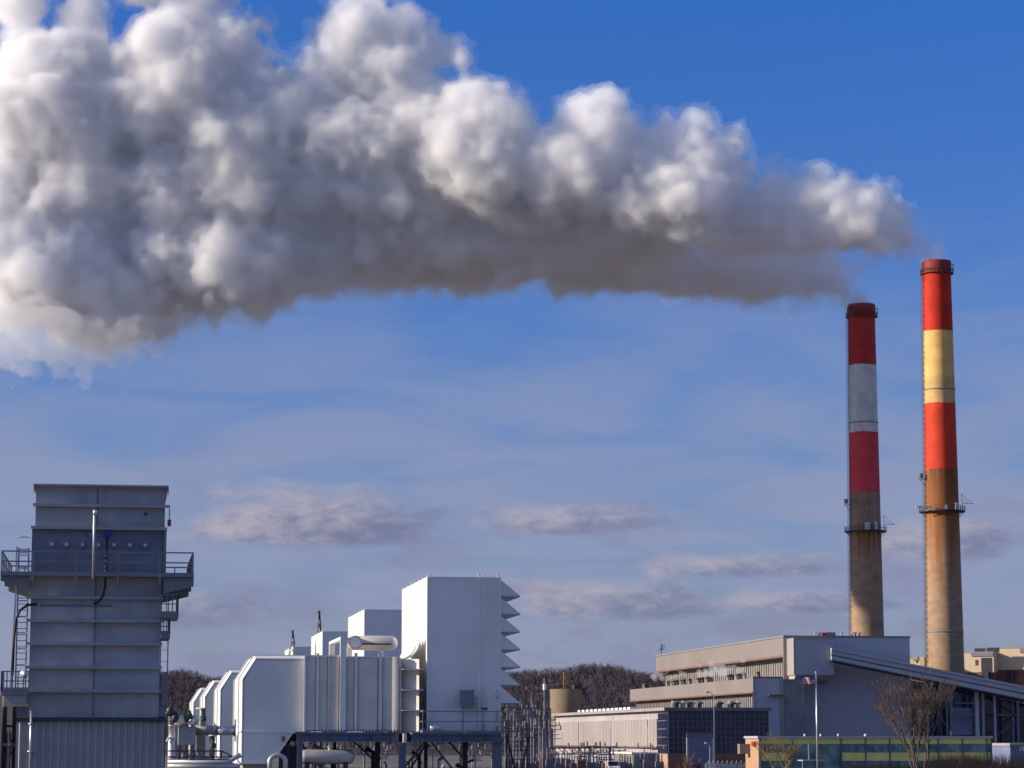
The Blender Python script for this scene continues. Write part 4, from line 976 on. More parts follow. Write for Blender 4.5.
# lattice masts behind the filter houses
for i, (px, top, bot, w, Y, lab) in enumerate(((292.5, 631.5, 655, 5.5, 340, 'short dark lattice mast left of the smallest filter house'), (318.8, 612, 640, 3.8, 300, 'taller dark lattice mast above the third filter house'))):
    x = on_y(px, 640, Y).x; m = mpp(px, 640, Y); zt = on_y(px, top, Y).z; zb = 0.0; W = w * m / 2; zr = on_y(px, bot, Y).z
    t = thing('lattice_mast', (x, Y, 0), lab, 'lattice mast', 'lattice masts')
    b = MB(); slope = W / (zt - zr); 
    wz = lambda z: max(.08, min(W * 1.6, (zt - z) * slope + .06))
    zs = list(np.linspace(zr - 6, zt - .3, 11)); 
    for sx, sy in ((-1, -1), (1, -1), (1, 1), (-1, 1)):
        b.bar((x + sx * wz(zr - 6), Y + sy * wz(zr - 6), 0), (x + sx * wz(zr - 6), Y + sy * wz(zr - 6), zr - 6), .16)
        for a, c in zip(zs, zs[1:]): b.bar((x + sx * wz(a), Y + sy * wz(a), a), (x + sx * wz(c), Y + sy * wz(c), c), .10)
    for a, c in zip(zs, zs[1:]):
        for s in (-1, 1): b.bar((x - s * wz(a), Y - wz(a), a), (x + s * wz(c), Y - wz(c), c), .06); b.bar((x - wz(a), Y - s * wz(a), a), (x - wz(c), Y + s * wz(c), c), .06)
    b.build('lattice', M_dark, t)
    MB().tube([(x, Y, zt - .4), (x, Y, zt + .15)], .16, 8).build('mast_cap', M_dark, t)

# ------------------------------------------------------------------ the power station on the right
M_pale = mat('pale_corrugated_cladding', (0.225, 0.195, 0.175), 0.6, var=0.08, scale=0.08, streak=0.35, streak_col=(0.25, 0.20, 0.17))
M_pale2 = mat('pale_ribbed_wall_panel', (0.33, 0.295, 0.27), 0.6, var=0.07, scale=0.1, streak=0.3, streak_col=(0.30, 0.25, 0.22))
M_bluegrey = mat('blue_grey_cladding', (0.43, 0.43, 0.46), 0.55, var=0.08, scale=0.06, streak=0.25, streak_col=(0.20, 0.20, 0.22))
M_wallgrey = mat('grey_cladding', (0.40, 0.365, 0.385), 0.6, var=0.12, scale=0.05, streak=0.5, streak_col=(0.27, 0.20, 0.21))
M_recess = mat('louvre_panel', (0.25, 0.23, 0.22), 0.6, var=0.2, scale=0.5, streak=0.6, streak_col=(0.42, 0.40, 0.37))
M_redtrim = mat('red_brown_edge_trim', (0.20, 0.11, 0.085), 0.6)
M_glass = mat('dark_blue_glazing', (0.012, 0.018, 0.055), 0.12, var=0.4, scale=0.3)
M_mull = mat('grey_mullion', (0.13, 0.13, 0.17), 0.5)
M_brick = mat('red_brown_brick', (0.20, 0.095, 0.065), 0.85, var=0.2, scale=0.8)
M_obrick = mat('orange_buff_brick', (0.42, 0.26, 0.15), 0.85, var=0.15, scale=1.5)
M_door = mat('grey_roller_door', (0.16, 0.17, 0.26), 0.5, ribs=('z', 0.5))
M_roofg = mat('roof_felt', (0.22, 0.22, 0.23), 0.9)
M_lime = mat('lime_green_panel', (0.78, 0.70, 0.20), 0.5, var=0.08)
M_teal = mat('teal_glazing', (0.13, 0.23, 0.22), 0.15, var=0.5, scale=0.5)

def plant():
    YM = 560.0
    P = lambda px, py, Y=YM: on_y(px, py, Y)
    x0 = P(784, 640).x; x1 = P(909.5, 640).x; zt = P(784, 637).z; yb = on_x(656, 660, x0).y
    t = thing('boiler_house', (x0, YM, 0), 'largest pale power station hall with blue-grey front and cream side band', 'power station')
    zb1 = P(784, 655).z
    b = MB(); b.box(x0 + 2.5, x1, YM + .3, yb, 0, zt - .1); b.build('core_wall', M_recess, t)
    b = MB(); b.box(x0, x0 + 2.49, YM + .05, yb, zb1, zt); b.build('side_band', M_pale, t)
    b = MB(); b.box(x0 - .15, x0 + 2.4, YM + .05, yb, zb1 - .45, zb1 - .004); b.build('band_edge', M_redtrim, t)
    b = MB(); b.box(x0 - .2, x1 + .2, YM - .2, yb, zt + .003, zt + .35); b.build('roof_edge', M_roofg, t)
    b = MB(); b.box(x0 - .25, x0 + .55, YM - .25, YM + .045, 0, zt - .01); b.build('corner_strip', M_pale2, t)
    # louvre fins in the recess
    b = MB()
    for i in range(64):
        y = YM + 2 + (yb - YM - 3) * i / 63; b.box(x0 + 2.3, x0 + 2.49, y, y + .35, 0, zb1 - .46)
    b.build('louvre_fins', M_pale, t)
    zs = P(833, 663).z
    b = MB(); b.box(x0 + .56, x1, YM, YM + .29, 0, zs - 1.2); b.build('lower_front', M_wallgrey, t)
    b = MB(); b.box(x0 + .56, x1, YM - .05, YM + .29, zs - 1.19, zt); b.build('upper_front', M_bluegrey, t)
    # hanging box on the front
    yf = on_x(794, 650, x0 + .6).y; zc = P(800, 675, yf).z; zd = P(784, 683, yf).z
    q = lambda px, py: on_y(px, py, yf)
    xa, xb = q(794, 650).x, q(833.6, 650).x; ztb = q(800, 638).z
    b = MB(); b.box(xa, xb, yf, YM - .06, zc, ztb); e = b.build('head_house', mat('blue_grey_head_house', (0.36, 0.365, 0.41), .55, var=.06, scale=.08), t)
    b = MB(); b.prism_x([(yf + .1, zc - .003), (YM - .06, zc - .003), (YM - .06, zc - 1.9), (yf + 1.5, zc - 1.0)], xa + .3, xb - .5); b.build('head_house_soffit', M_wallgrey, e)
    b = MB(); b.box(xa - .12, xa + .25, yf - .1, yf + .1, zc - .1, ztb + .1); b.box(xa + .251, xb, yf - .1, yf + .1, ztb - .1, ztb + .15); b.box(xa - .06, xa - .003, yf + .11, YM - .1, zc, ztb); b.build('head_house_trim', M_pale2, e)
    # roof clutter
    for a, c, top, m_, lab in ((819, 822.5, 632.5, M_red, 'red'), (822.8, 832, 632.2, M_pale, 'pale')):
        MB().box(P(a, 0).x, P(c, 0).x, YM + 6, YM + 9, zt + .36, P(820, top, YM + 6).z).build('roof_unit', m_, t)
    for px in (810, 814, 846, 849, 853, 835.5): MB().tube([(P(px, 0).x, YM + 4, zt + .36), (P(px, 0).x, YM + 4, zt + 1.1), (P(px, 0).x + .2, YM + 4, zt + 1.4)], .22, 8).build('roof_vent', M_pale2, t)
    xa_ = x0 + 3; an = on_x(661.5, 650, xa_).y; b = MB(); b.bar((xa_, an, zt), (xa_, an, zt + 3.6), .18)
    for k in range(4): b.bar((xa_ - 1.0 + .3 * k, an, zt + 1.8 + .5 * k), (xa_ + .9, an, zt + 2.2 + .35 * k), .12)
    b.build('roof_aerial', M_dark, t)

    # second block in front
    YB = 545.0; Q = lambda px, py: on_y(px, py, YB)
    xB = Q(753.4, 690).x; xE = Q(783.4, 690).x; zB = Q(753.4, 678).z; yBb = on_x(630, 690, xB).y; zb2 = Q(753.4, 691.5).z
    t2 = thing('turbine_hall', (xB, YB, 0), 'middle-height cream-banded hall stepping down before the largest hall', 'power station')
    b = MB(); b.box(xB + 1.8, x0 + .55, YB + .4, yBb, 0, zB - .2); b.box(xB + 1.8, xE, YB + .3, YB + .4, 0, zB - .2); b.build('core_wall', M_recess, t2)
    b = MB(); b.box(xB, xB + 1.79, YB + .31, yBb, zb2, zB); b.build('side_band', M_pale, t2)
    b = MB(); b.box(xB - .15, xB + 1.7, YB + .31, yBb, zb2 - .35, zb2 - .004); b.build('band_edge', M_redtrim, t2)
    b = MB(); b.box(xB, xE, YB, YB + .29, 0, zB); b.build('front_wall', M_bluegrey, t2)
    b = MB(); b.box(xB - .1, xE, YB - .1, YB + .3, zB + .003, zB + .3); b.box(Q(758.5, 0).x, xE, YB - 1.0, YB - .004, Q(0, 694).z, Q(0, 692.6).z); b.build('front_trim', M_redtrim, t2)
    b = MB(); b.box(xB - .1, xB + .3, YB - .11, YB - .004, 0, zB); b.box(xE - .9, xE, YB - .08, YB - .004, 0, zB); b.build('corner_strip', M_pale2, t2)
    b = MB()
    for i in range(70):
        y = YB + 2 + (yBb - YB - 3) * i / 69; b.box(xB + 1.6, xB + 1.79, y, y + .45, 0, zb2 - .36)
    b.build('louvre_fins', M_pale, t2)
    b = MB()
    for i in range(3): b.box(Q(758.5, 0).x, xE - 1, YB - .06, YB - .003, Q(0, 709 - i * 5).z, Q(0, 708.6 - i * 5).z)
    b.build('wall_joint', M_wallgrey, t2)
    for i, px in enumerate((644, 652, 669, 671.5, 675, 677.5, 681, 684.5, 690.5, 697.5, 700, 703, 706.5, 709, 711.5, 728, 730.5, 733, 736.5, 739.5, 742, 744.5, 759)):
        xx = xB + 3; y = on_x(px, 680, xx).y; y = min(max(y, YB + 1), yBb - 1)
        b = MB(); b.tube([(xx, y, zB - .2), (xx, y, zB + 1.0), (xx - .2, y, zB + 1.5)], [.35, .35, .5], 8)
        tag(b.build('roof_ventilator', M_dark if i % 3 else M_pale2, t2))
    # steam leaking from the roof
    # low hall C
    YC = 500.0; S = lambda px, py: on_y(px, py, YC)
    xC = S(667.6, 730).x; xF = S(769, 730).x; zC = S(667.6, 709.2).z; yCb = on_x(553.2, 720, xC).y
    t3 = thing('low_hall', (xC, YC, 0), 'low flat hall with white roof edge and dark gridded glass front', 'industrial hall')
    zg = S(0, 754.5).z
    b = MB(); b.box(xC + .6, xF, YC + .5, min(yCb, YC + 400), 0, zC - .3); b.build('core_wall', M_wallgrey, t3)
    b = MB(); b.box(xC - .7, xF + .4, YC - .5, yCb, zC - .25, zC + .35); b.build('roof_slab', M_pale2, t3)
    b = MB(); b.box(xC - .75, xF + .45, YC - .62, YC - .51, zC - .3, zC + .3); b.build('front_fascia', M_mull, t3)
    ya, yb_ = on_x(656.8, 720, xC).y, on_x(552.9, 720, xC).y
    z1, z0 = on_x(656.8, 719, xC).z, on_x(656.8, 746.5, xC).z
    b = MB(); b.box(xC, xC + .59, ya, yb_ - .5, z0, z1)
    n = int((yb_ - ya) / 3.2)
    b.build('side_cladding', M_pale2, t3)
    b = MB()
    for i in range(n): b.box(xC - .035, xC - .003, ya + i * 3.2, ya + i * 3.2 + .25, z0, z1)
    b.build('cladding_rib', M_pale2, t3)
    b = MB(); b.box(xC - .15, xC + .5, ya, yb_ - .5, z0 - .3, z0 - .004); b.build('cladding_foot', M_redtrim, t3)
    # the six small dark windows at the corner
    for i in range(5):
        za = zg + .1 + (zC - .6 - zg) * i / 5; zz_ = zg + .1 + (zC - .6 - zg) * (i + 1) / 5 - .25
        f = MB().box(xC + .1, xC + .58, YC + 1.0, ya - .6, za, zz_).build('side_window', M_glass, t3)
        MB().box(xC - .02, xC + .5, YC + .9, ya - .5, za - .16, za - .003).build('sill', M_mull, f)
    b = MB(); b.box(xC, xC + .59, YC + .3, ya - .3, 0, zg); b.build('buff_brick_base', M_obrick, t3)
    # glass front
    zt3 = zC - .26; b = MB(); b.box(xC + .1, xF, YC + .1, YC + .49, zg, zt3); b.build('glazing', M_glass, t3)
    b = MB(); nx = 21
    for i in range(nx + 1): x = xC + .1 + (xF - xC - .3) * i / nx; b.box(x, x + .13, YC - .06, YC + .097, zg, zt3)
    b.build('vertical_mullion', M_mull, t3)
    b = MB()
    for i in range(8): z = zg + (zt3 - zg) * i / 8; b.box(xC + .1, xF, YC - .02, YC + .096, z, z + .09)
    b.build('horizontal_mullion', M_mull, t3)
    b = MB(); b.box(xC + .05, xF, YC, YC + .49, 0, zg - .003); b.build('brick_plinth', M_brick, t3)
    d = MB().box(S(681, 0).x, S(703.5, 0).x, YC - .5, YC - .1, 0, S(0, 738).z).build('roller_door', M_door, t3)
    MB().box(S(679.5, 0).x, S(704.6, 0).x, YC - .52, YC - .1, S(0, 738).z + .003, S(0, 732.8).z).build('door_head', M_mull, d)
    for px in (679.5, 703.6): MB().box(S(px, 0).x, S(px + 1.4, 0).x, YC - .56, YC - .08, 0, S(0, 738).z).build('door_jamb', M_bluegrey, d)
    # roof ventilators of the low hall
    xs_ = xC + 1.2
    for i, px in enumerate(list(np.arange(582, 634, 4.2))):
        y = on_x(px, 708, xs_).y
        MB().box(xs_ - .5, xs_ + .9, y, y + 3.0, zC + .36, zC + .9).build('roof_light', M_white_trim, t3)
    for i, px in enumerate((672, 676, 682, 688, 690.5, 698, 714, 718, 727, 730, 735)):
        x = S(px, 0).x; b = MB(); b.tube([(x, YC + 5, zC + .3), (x, YC + 5, zC + 1.0), (x + .3, YC + 5, zC + 1.5)], [.4, .4, .6], 8); b.build('roof_ventilator', M_dark if i % 2 else M_recess, t3)
    # right part: steel frame hall below the conveyor
    YR = 556.0; Rr = lambda px, py: on_y(px, py, YR)
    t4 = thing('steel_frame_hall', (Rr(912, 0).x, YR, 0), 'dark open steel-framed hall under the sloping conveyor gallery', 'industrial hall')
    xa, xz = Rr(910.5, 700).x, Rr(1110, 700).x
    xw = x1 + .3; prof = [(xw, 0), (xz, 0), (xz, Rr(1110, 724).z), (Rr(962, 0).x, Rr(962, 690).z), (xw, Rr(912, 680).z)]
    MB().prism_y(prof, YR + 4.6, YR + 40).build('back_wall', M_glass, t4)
    for a, c, top, m_ in ((910.6, 913.5, 682, M_wallgrey), (958.5, 962, 690, M_bluegrey), (965, 967.2, 690, M_pale2), (976.5, 978.3, 692, M_bluegrey), (1008.5, 1010.5, 697, M_bluegrey), (1042, 1044, 703, M_bluegrey)):
        MB().box(Rr(a, 0).x, Rr(c, 0).x, YR, YR + .6, 0, Rr(c, top).z).build('column', m_, t4)
    for a, c, py in ((978, 1044, 715), (978, 1044, 694.5), (937, 958, 703), (937, 958, 715)):
        MB().box(Rr(a, 0).x + .45, Rr(c, 0).x - .02, YR + .1, YR + .5, Rr(c, py + .8).z, Rr(c, py - .8).z).build('rail_beam', M_mull, t4)
    for a, pa, c, pc in ((980, 696, 1007, 713), (1010, 713, 980, 735), (914, 690, 935, 735)):
        b = MB(); b.bar((Rr(a, 0).x, YR + .8, Rr(a, pa).z), (Rr(c, 0).x, YR + .8, Rr(c, pc).z), .22); b.build('brace', M_mull, t4)
    MB().box(Rr(937, 0).x, Rr(958, 0).x, YR + 1.5, YR + 3, Rr(0, 735).z, Rr(0, 706).z).build('glazed_bay', mat('grey_blue_bay', (.16, .18, .26), .4), t4)
    # conveyor gallery: a long sloping box
    YG = 552.6; V = lambda px, py: on_y(px, py, YG)
    t5 = thing('conveyor_gallery', V(834, 655), 'long pale blue-grey conveyor gallery sloping down to the right', 'conveyor')
    a0, a1 = V(831.5, 650), V(1130, 709); h0 = V(834, 659).z - V(834, 648).z; h1 = V(1130, 724).z - V(1130, 707).z
    def strip(f0, f1, y0, y1, name, m_):
        # between fractions f0..f1 of the gallery height
        zA = V(834, 648).z; zB_ = V(1130, 707).z
        hA = V(834, 648).z - V(834, 661).z; hB = V(1130, 707).z - V(1130, 722.5).z
        MB().prism_y([(a0.x, zA - hA * f1), (a1.x, zB_ - hB * f1), (a1.x, zB_ - hB * f0), (a0.x, zA - hA * f0)], y0, y1).build(name, m_, t5)
    strip(0, .14, YG - .3, YG + 4.3, 'gallery_roof', M_bluegrey); strip(.142, .50, YG + .1, YG + 4, 'upper_siding', M_bluegrey)
    strip(.502, .56, YG - .15, YG + 4, 'middle_rail', M_dark); strip(.562, .90, YG, YG + 4, 'lower_siding', M_pale2 if False else M_bluegrey); strip(.902, 1.0, YG - .2, YG + 4.2, 'bottom_chord', M_dark)
    for px in (936, 1000, 1090):
        b = MB(); z = V(px, 655 + (px - 834) * .2 + 12).z
        for dy in (.3, 3.5): b.box(V(px, 0).x - .25, V(px, 0).x + .25, YG + dy, YG + dy + .4, 0, z)
        b.build('trestle', M_mull, t5)
plant()

def roof_steam():
    """small leaks of steam over the turbine hall roof"""
    xx = on_y(765, 690, 552).x
    P_ = lambda px, py: on_x(px, py, xx)
    B = []
    R = random.Random(4)
    for _ in range(95):
        px = R.uniform(652, 748); py = 680 - (px - 652) * .085 - abs(R.gauss(0, 4.5)); rr = R.uniform(.7, 2.2)
        p = on_x(px, py, xx - R.uniform(-.8, 2.0)); B.append((p, rr * mpp(px, py, p.y), 1.0))
    for a, c_ in ((703, 660), (690, 664), (742, 664)):
        for k in range(9): p = on_x(a - k * .5 + R.uniform(-.8, .8), c_ - k * 2.0, xx); B.append((p, (1.8 - k * .1) * mpp(a, c_, p.y), 1.0))
    t = thing('steam_leak', B[0][0], 'thin white steam leaking along the roof below the cream band', 'steam'); t['kind'] = 'stuff'
    steam_mesh('steam_puff', B, .22, 21, (8, 0), .55, ((.35, .45),), (volume_mat('leaking_steam', 0.22, (.99, .99, .99)),), t)
roof_steam()

# ------------------------------------------------------------------ office, annex, far buildings, silo
def office():
    Y = 380.0; S = lambda px, py: on_y(px, py, Y)
    x0, x1 = S(758.6, 750).x, S(991.5, 750).x; zt = S(850, 736.8).z; y1 = on_x(745.5, 750, x0).y
    t = thing('office_building', (x0, Y, 0), 'low office with lime green bands, teal windows and an orange brick end', 'office')
    z = lambda py: S(850, py).z
    MB().box(x0 + .3, x1, Y + .3, y1, 0, zt - .25).build('core_wall', M_wallgrey, t)
    MB().box(x0 - .2, x1 + .2, Y - .25, y1 + .2, zt - .22, zt + .1).build('roof_edge', M_bluegrey, t)
    MB().box(x0, x0 + .29, Y + .02, y1, 0, zt - .23).build('brick_end', M_obrick, t)
    b = MB(); xm = on_x(753, 745, x0 - .3); b.box(x0 - .3, x0 - .004, xm.y - .8, xm.y + 1.0, zt - 1.4, zt - .7); b.build('end_sign_box', M_red, t)
    MB().box(x0 - 1.6, x0 - .01, y1 - 3, y1 - 1.5, z(754), z(744)).build('end_louvre', M_pale, t)
    xs = [x0 + .3] + [S(758.6 + 23.35 * i, 0).x for i in range(1, 10)] + [x1]
    for i in range(len(xs) - 1):
        a, c = xs[i] + .10, xs[i + 1] - .10
        if i in (1, 2):   # glazed entrance bay
            MB().box(a, c, Y + .05, Y + .29, z(744.0), z(737.9)).build('green_panel', M_lime, t)
            MB().box(a, c, Y + .12, Y + .29, 0, z(744.1)).build('glazed_bay', M_teal, t)
            continue
        for zz0, zz1, nm, m_ in ((z(743.8), z(737.9), 'green_panel', M_lime), (z(760.8), z(752.6), 'green_panel', M_lime)):
            MB().box(a, c, Y + .05, Y + .29, zz0, zz1).build(nm, m_, t)
        for zz0, zz1 in ((z(752.5), z(743.9)), (0, z(760.9))):
            f = MB().box(a, c, Y + .14, Y + .29, zz0, zz1).build('window', M_teal, t)
            w = (c - a)
            for k in (.33, .66): MB().box(a + w * k, a + w * k + .05, Y + .08, Y + .137, zz0, zz1).build('frame', M_mull, f)
            MB().box(a + w * .05, a + w * random.uniform(.2, .5), Y + .11, Y + .137, zz0 + .2, zz0 + .2 + (zz1 - zz0) * .7).build('blind', mat('window_blind', (.10, .17, .20), .7), f)
    for x in xs: MB().box(x - .09, x + .09, Y - .08, Y + .28, 0, zt - .23).build('mullion', M_mull, t)
    for px in (798.5, 814, 831, 857.5): MB().tube([(S(px, 0).x, Y + 3, zt + .1), (S(px, 0).x, Y + 3, zt + .45)], .12, 8).build('roof_vent', M_white_trim, t)
    MB().box(S(857.5, 0).x, S(862.5, 0).x, Y + 3, Y + 4, zt + .1, zt + .32).build('roof_unit', M_pale, t)
    c = thing('entrance_canopy', (S(800, 0).x, Y - 7, 0), 'small pale flat entrance canopy on a post before the office', 'canopy')
    V = lambda px, py: on_y(px, py, Y - 7)
    MB().box(V(789, 0).x, V(811, 0).x, Y - 8.5, Y - 5.5, V(0, 762).z, V(0, 760.8).z).build('canopy_roof', M_bluegrey, c)
    for px in (791.5, 808.5): MB().box(V(px, 0).x - .08, V(px, 0).x + .08, Y - 7.1, Y - 6.9, 0, V(0, 762).z).build('post', M_pale2, c)
    MB().box(V(799, 0).x - .1, V(799, 0).x + .1, Y - 6.2, Y - 6.0, V(0, 760.7).z, V(0, 744).z).build('mast_stub', M_pale2, c)
    # annex on the right
    Y = 402.0; S = lambda px, py: on_y(px, py, Y)
    t = thing('annex', (S(992, 0).x, Y, 0), 'low blue-grey annex with pale roof edge right of the office', 'annex')
    xa, xb = S(991, 0).x, S(1075, 0).x
    MB().box(xa, xb, Y, Y + 18, 0, S(1000, 746).z).build('wall', mat('blue_annex_wall', (.16, .19, .30), .6), t)
    MB().box(xa - .2, xb, Y - .4, Y + 18.4, S(1000, 745.9).z, S(1000, 743.2).z).build('roof_edge', M_pale2, t)
    MB().box(S(1000.5, 0).x, S(1006, 0).x, Y - .08, Y - .003, S(0, 751.5).z, S(0, 747).z).build('wall_sign', M_white_trim, t)
    # shaped cut of the sign
    MB().box(S(1001.2, 0).x, S(1003, 0).x, Y - .1, Y - .083, S(0, 751).z, S(0, 749).z).build('sign_mark', M_blue, t)
office()

def far_buildings():
    # cream process building turned towards the sun
    Y = 770.0; S = lambda px, py: on_y(px, py, Y)
    ang = math.radians(-32)
    def rb(name, label, px0, px1, top, foot, parts):
        o = S(px0, 700); k = mpp(px0, 680, Y) / math.cos(ang)
        t = thing(name, (o.x, Y, 0), label, 'industrial building'); t.rotation_euler.z = ang
        w = (px1 - px0) * k * .97; zt, zf = S(px0, top).z, S(px0, foot).z
        def lb(nm, m_, x0, x1, y0, y1, z0, z1):
            me = MB(); me.box(x0, x1, y0, y1, z0, z1)
            me2 = bpy.data.meshes.new(nm); me2.from_pydata(me.v, [], me.f); me2.materials.append(m_)
            q = bpy.data.objects.new(nm, me2); COL.objects.link(q); q.parent = t; return q
        Z = lambda py: S(px0, py).z
        lb('brick_wall', M_brick, 0, w, .2, 16, 0, zf); lb('upper_wall', mat('cream_render', (.62, .50, .34), .8, var=.06), -.2, w + .2, 0, 16, zf + .004, zt); lb('parapet', M_pale2, -.35, w + .3, -.15, 16.1, zt + .003, zt + .3)
        for nm, m_, a, c, tp, bt, dy in parts: lb(nm, m_, (a - px0) * k, (c - px0) * k, -dy, .8, Z(bt), Z(tp))
        return t
    MW = mat('brown_window', (.14, .06, .04), .4)
    rb('process_building', 'sunlit cream building with dark notch beside the taller chimney base', 964.5, 990.5, 653, 672.5,
       [('roof_shade', M_wallgrey, 971, 995, 656.6, 653.0, .5)] and [('roof_strip', M_roofg, 971.5, 990, 653.2, 656.4, .35), ('dark_notch', M_dark, 979.5, 989, 658, 690, .06), ('window', MW, 974.5, 977.2, 660, 665.5, .06), ('rooftop_plant', M_dark, 974, 983, 648.5, 652.6, 0), ('rooftop_plant', M_dark, 984.5, 995, 648, 652.6, 0), ('wall_duct', M_dark, 984, 986, 672, 690, .9)])
    rb('filter_building', 'larger sunlit cream building at the right picture edge', 992.5, 1050, 648.5, 670,
       [('window', MW, 993.2, 995.4, 658.5, 664, .06), ('window', MW, 1020.8, 1023, 656.5, 662, .06), ('roof_strip', M_roofg, 1017, 1050, 649, 653, .35), ('wall_duct', M_dark, 993, 994.5, 670, 690, .9), ('wall_duct', M_dark, 1006, 1007.5, 670, 690, .9), ('wall_duct', M_dark, 1011, 1012, 670, 690, .7)])
    rb('tan_shed', 'small tan sunlit sheds between the largest hall and the taller chimney', 911, 926, 658, 672,
       [('shed_roof', M_pale2, 913.5, 918, 656.5, 660, .5), ('window', M_dark, 916, 918, 661, 663, .05), ('shed_bay', mat('tan_bay', (.55, .38, .22), .8), 919.5, 924, 657, 667, .6)])
    # silo
    Y = 690.0; S = lambda px, py: on_y(px, py, Y)
    cx = S(565.2, 700).x; r = 15.2 * mpp(565, 700, Y); zt = S(565, 689.3).z
    t = thing('storage_silo', (cx, Y, 0), 'tan cylindrical concrete silo with orange pipe on top, behind the low hall', 'silo')
    ms = mat('tan_silo_concrete', (.205, .155, .10), .85, var=.12, scale=.2, streak=.4, streak_col=(.22, .17, .12))
    MB().lathe(cx, Y, [(r, 0), (r, zt), (r * .98, zt + .05), (.1, zt + .1)], 56).build('silo_shell', ms, t, True)
    b = MB()
    for k in range(24):
        a = 2 * math.pi * k / 24; a2 = 2 * math.pi * (k + 1) / 24; p = Vector((cx + r * .96 * math.cos(a), Y + r * .96 * math.sin(a), zt)); q = Vector((cx + r * .96 * math.cos(a2), Y + r * .96 * math.sin(a2), zt))
        b.bar(p, p + Vector((0, 0, 1.1)), .09); b.bar(p + Vector((0, 0, 1.1)), q + Vector((0, 0, 1.1)), .08)
    b.build('railing', M_dark, t)
    b = MB(); xx = S(561.5, 0).x; b.box(xx - .35, xx + .35, Y - r * .7, Y - r * .7 + .7, zt + .1, S(0, 670.5).z); b.bar((xx - .9, Y - r * .65, zt + 2.2), (xx + .9, Y - r * .65, zt + 2.5), .3); b.bar((xx, Y - r * .65, S(0, 671).z), (xx + 1.4, Y - r * .65, S(0, 671.5).z), .35)
    b.build('filling_pipe', mat('orange_brown_pipe', (.45, .20, .06), .6), t)
    b = MB(); b.box(S(571, 0).x, S(578, 0).x, Y - 2, Y + 2, zt + .1, zt + 1.3); b.build('roof_machinery', M_dark, t)
    b = MB(); b.box(S(580.3, 0).x, S(582.5, 0).x, Y - 1, Y + 1, zt - 1.5, zt + .4); b.build('side_landing', M_dark, t)
far_buildings()

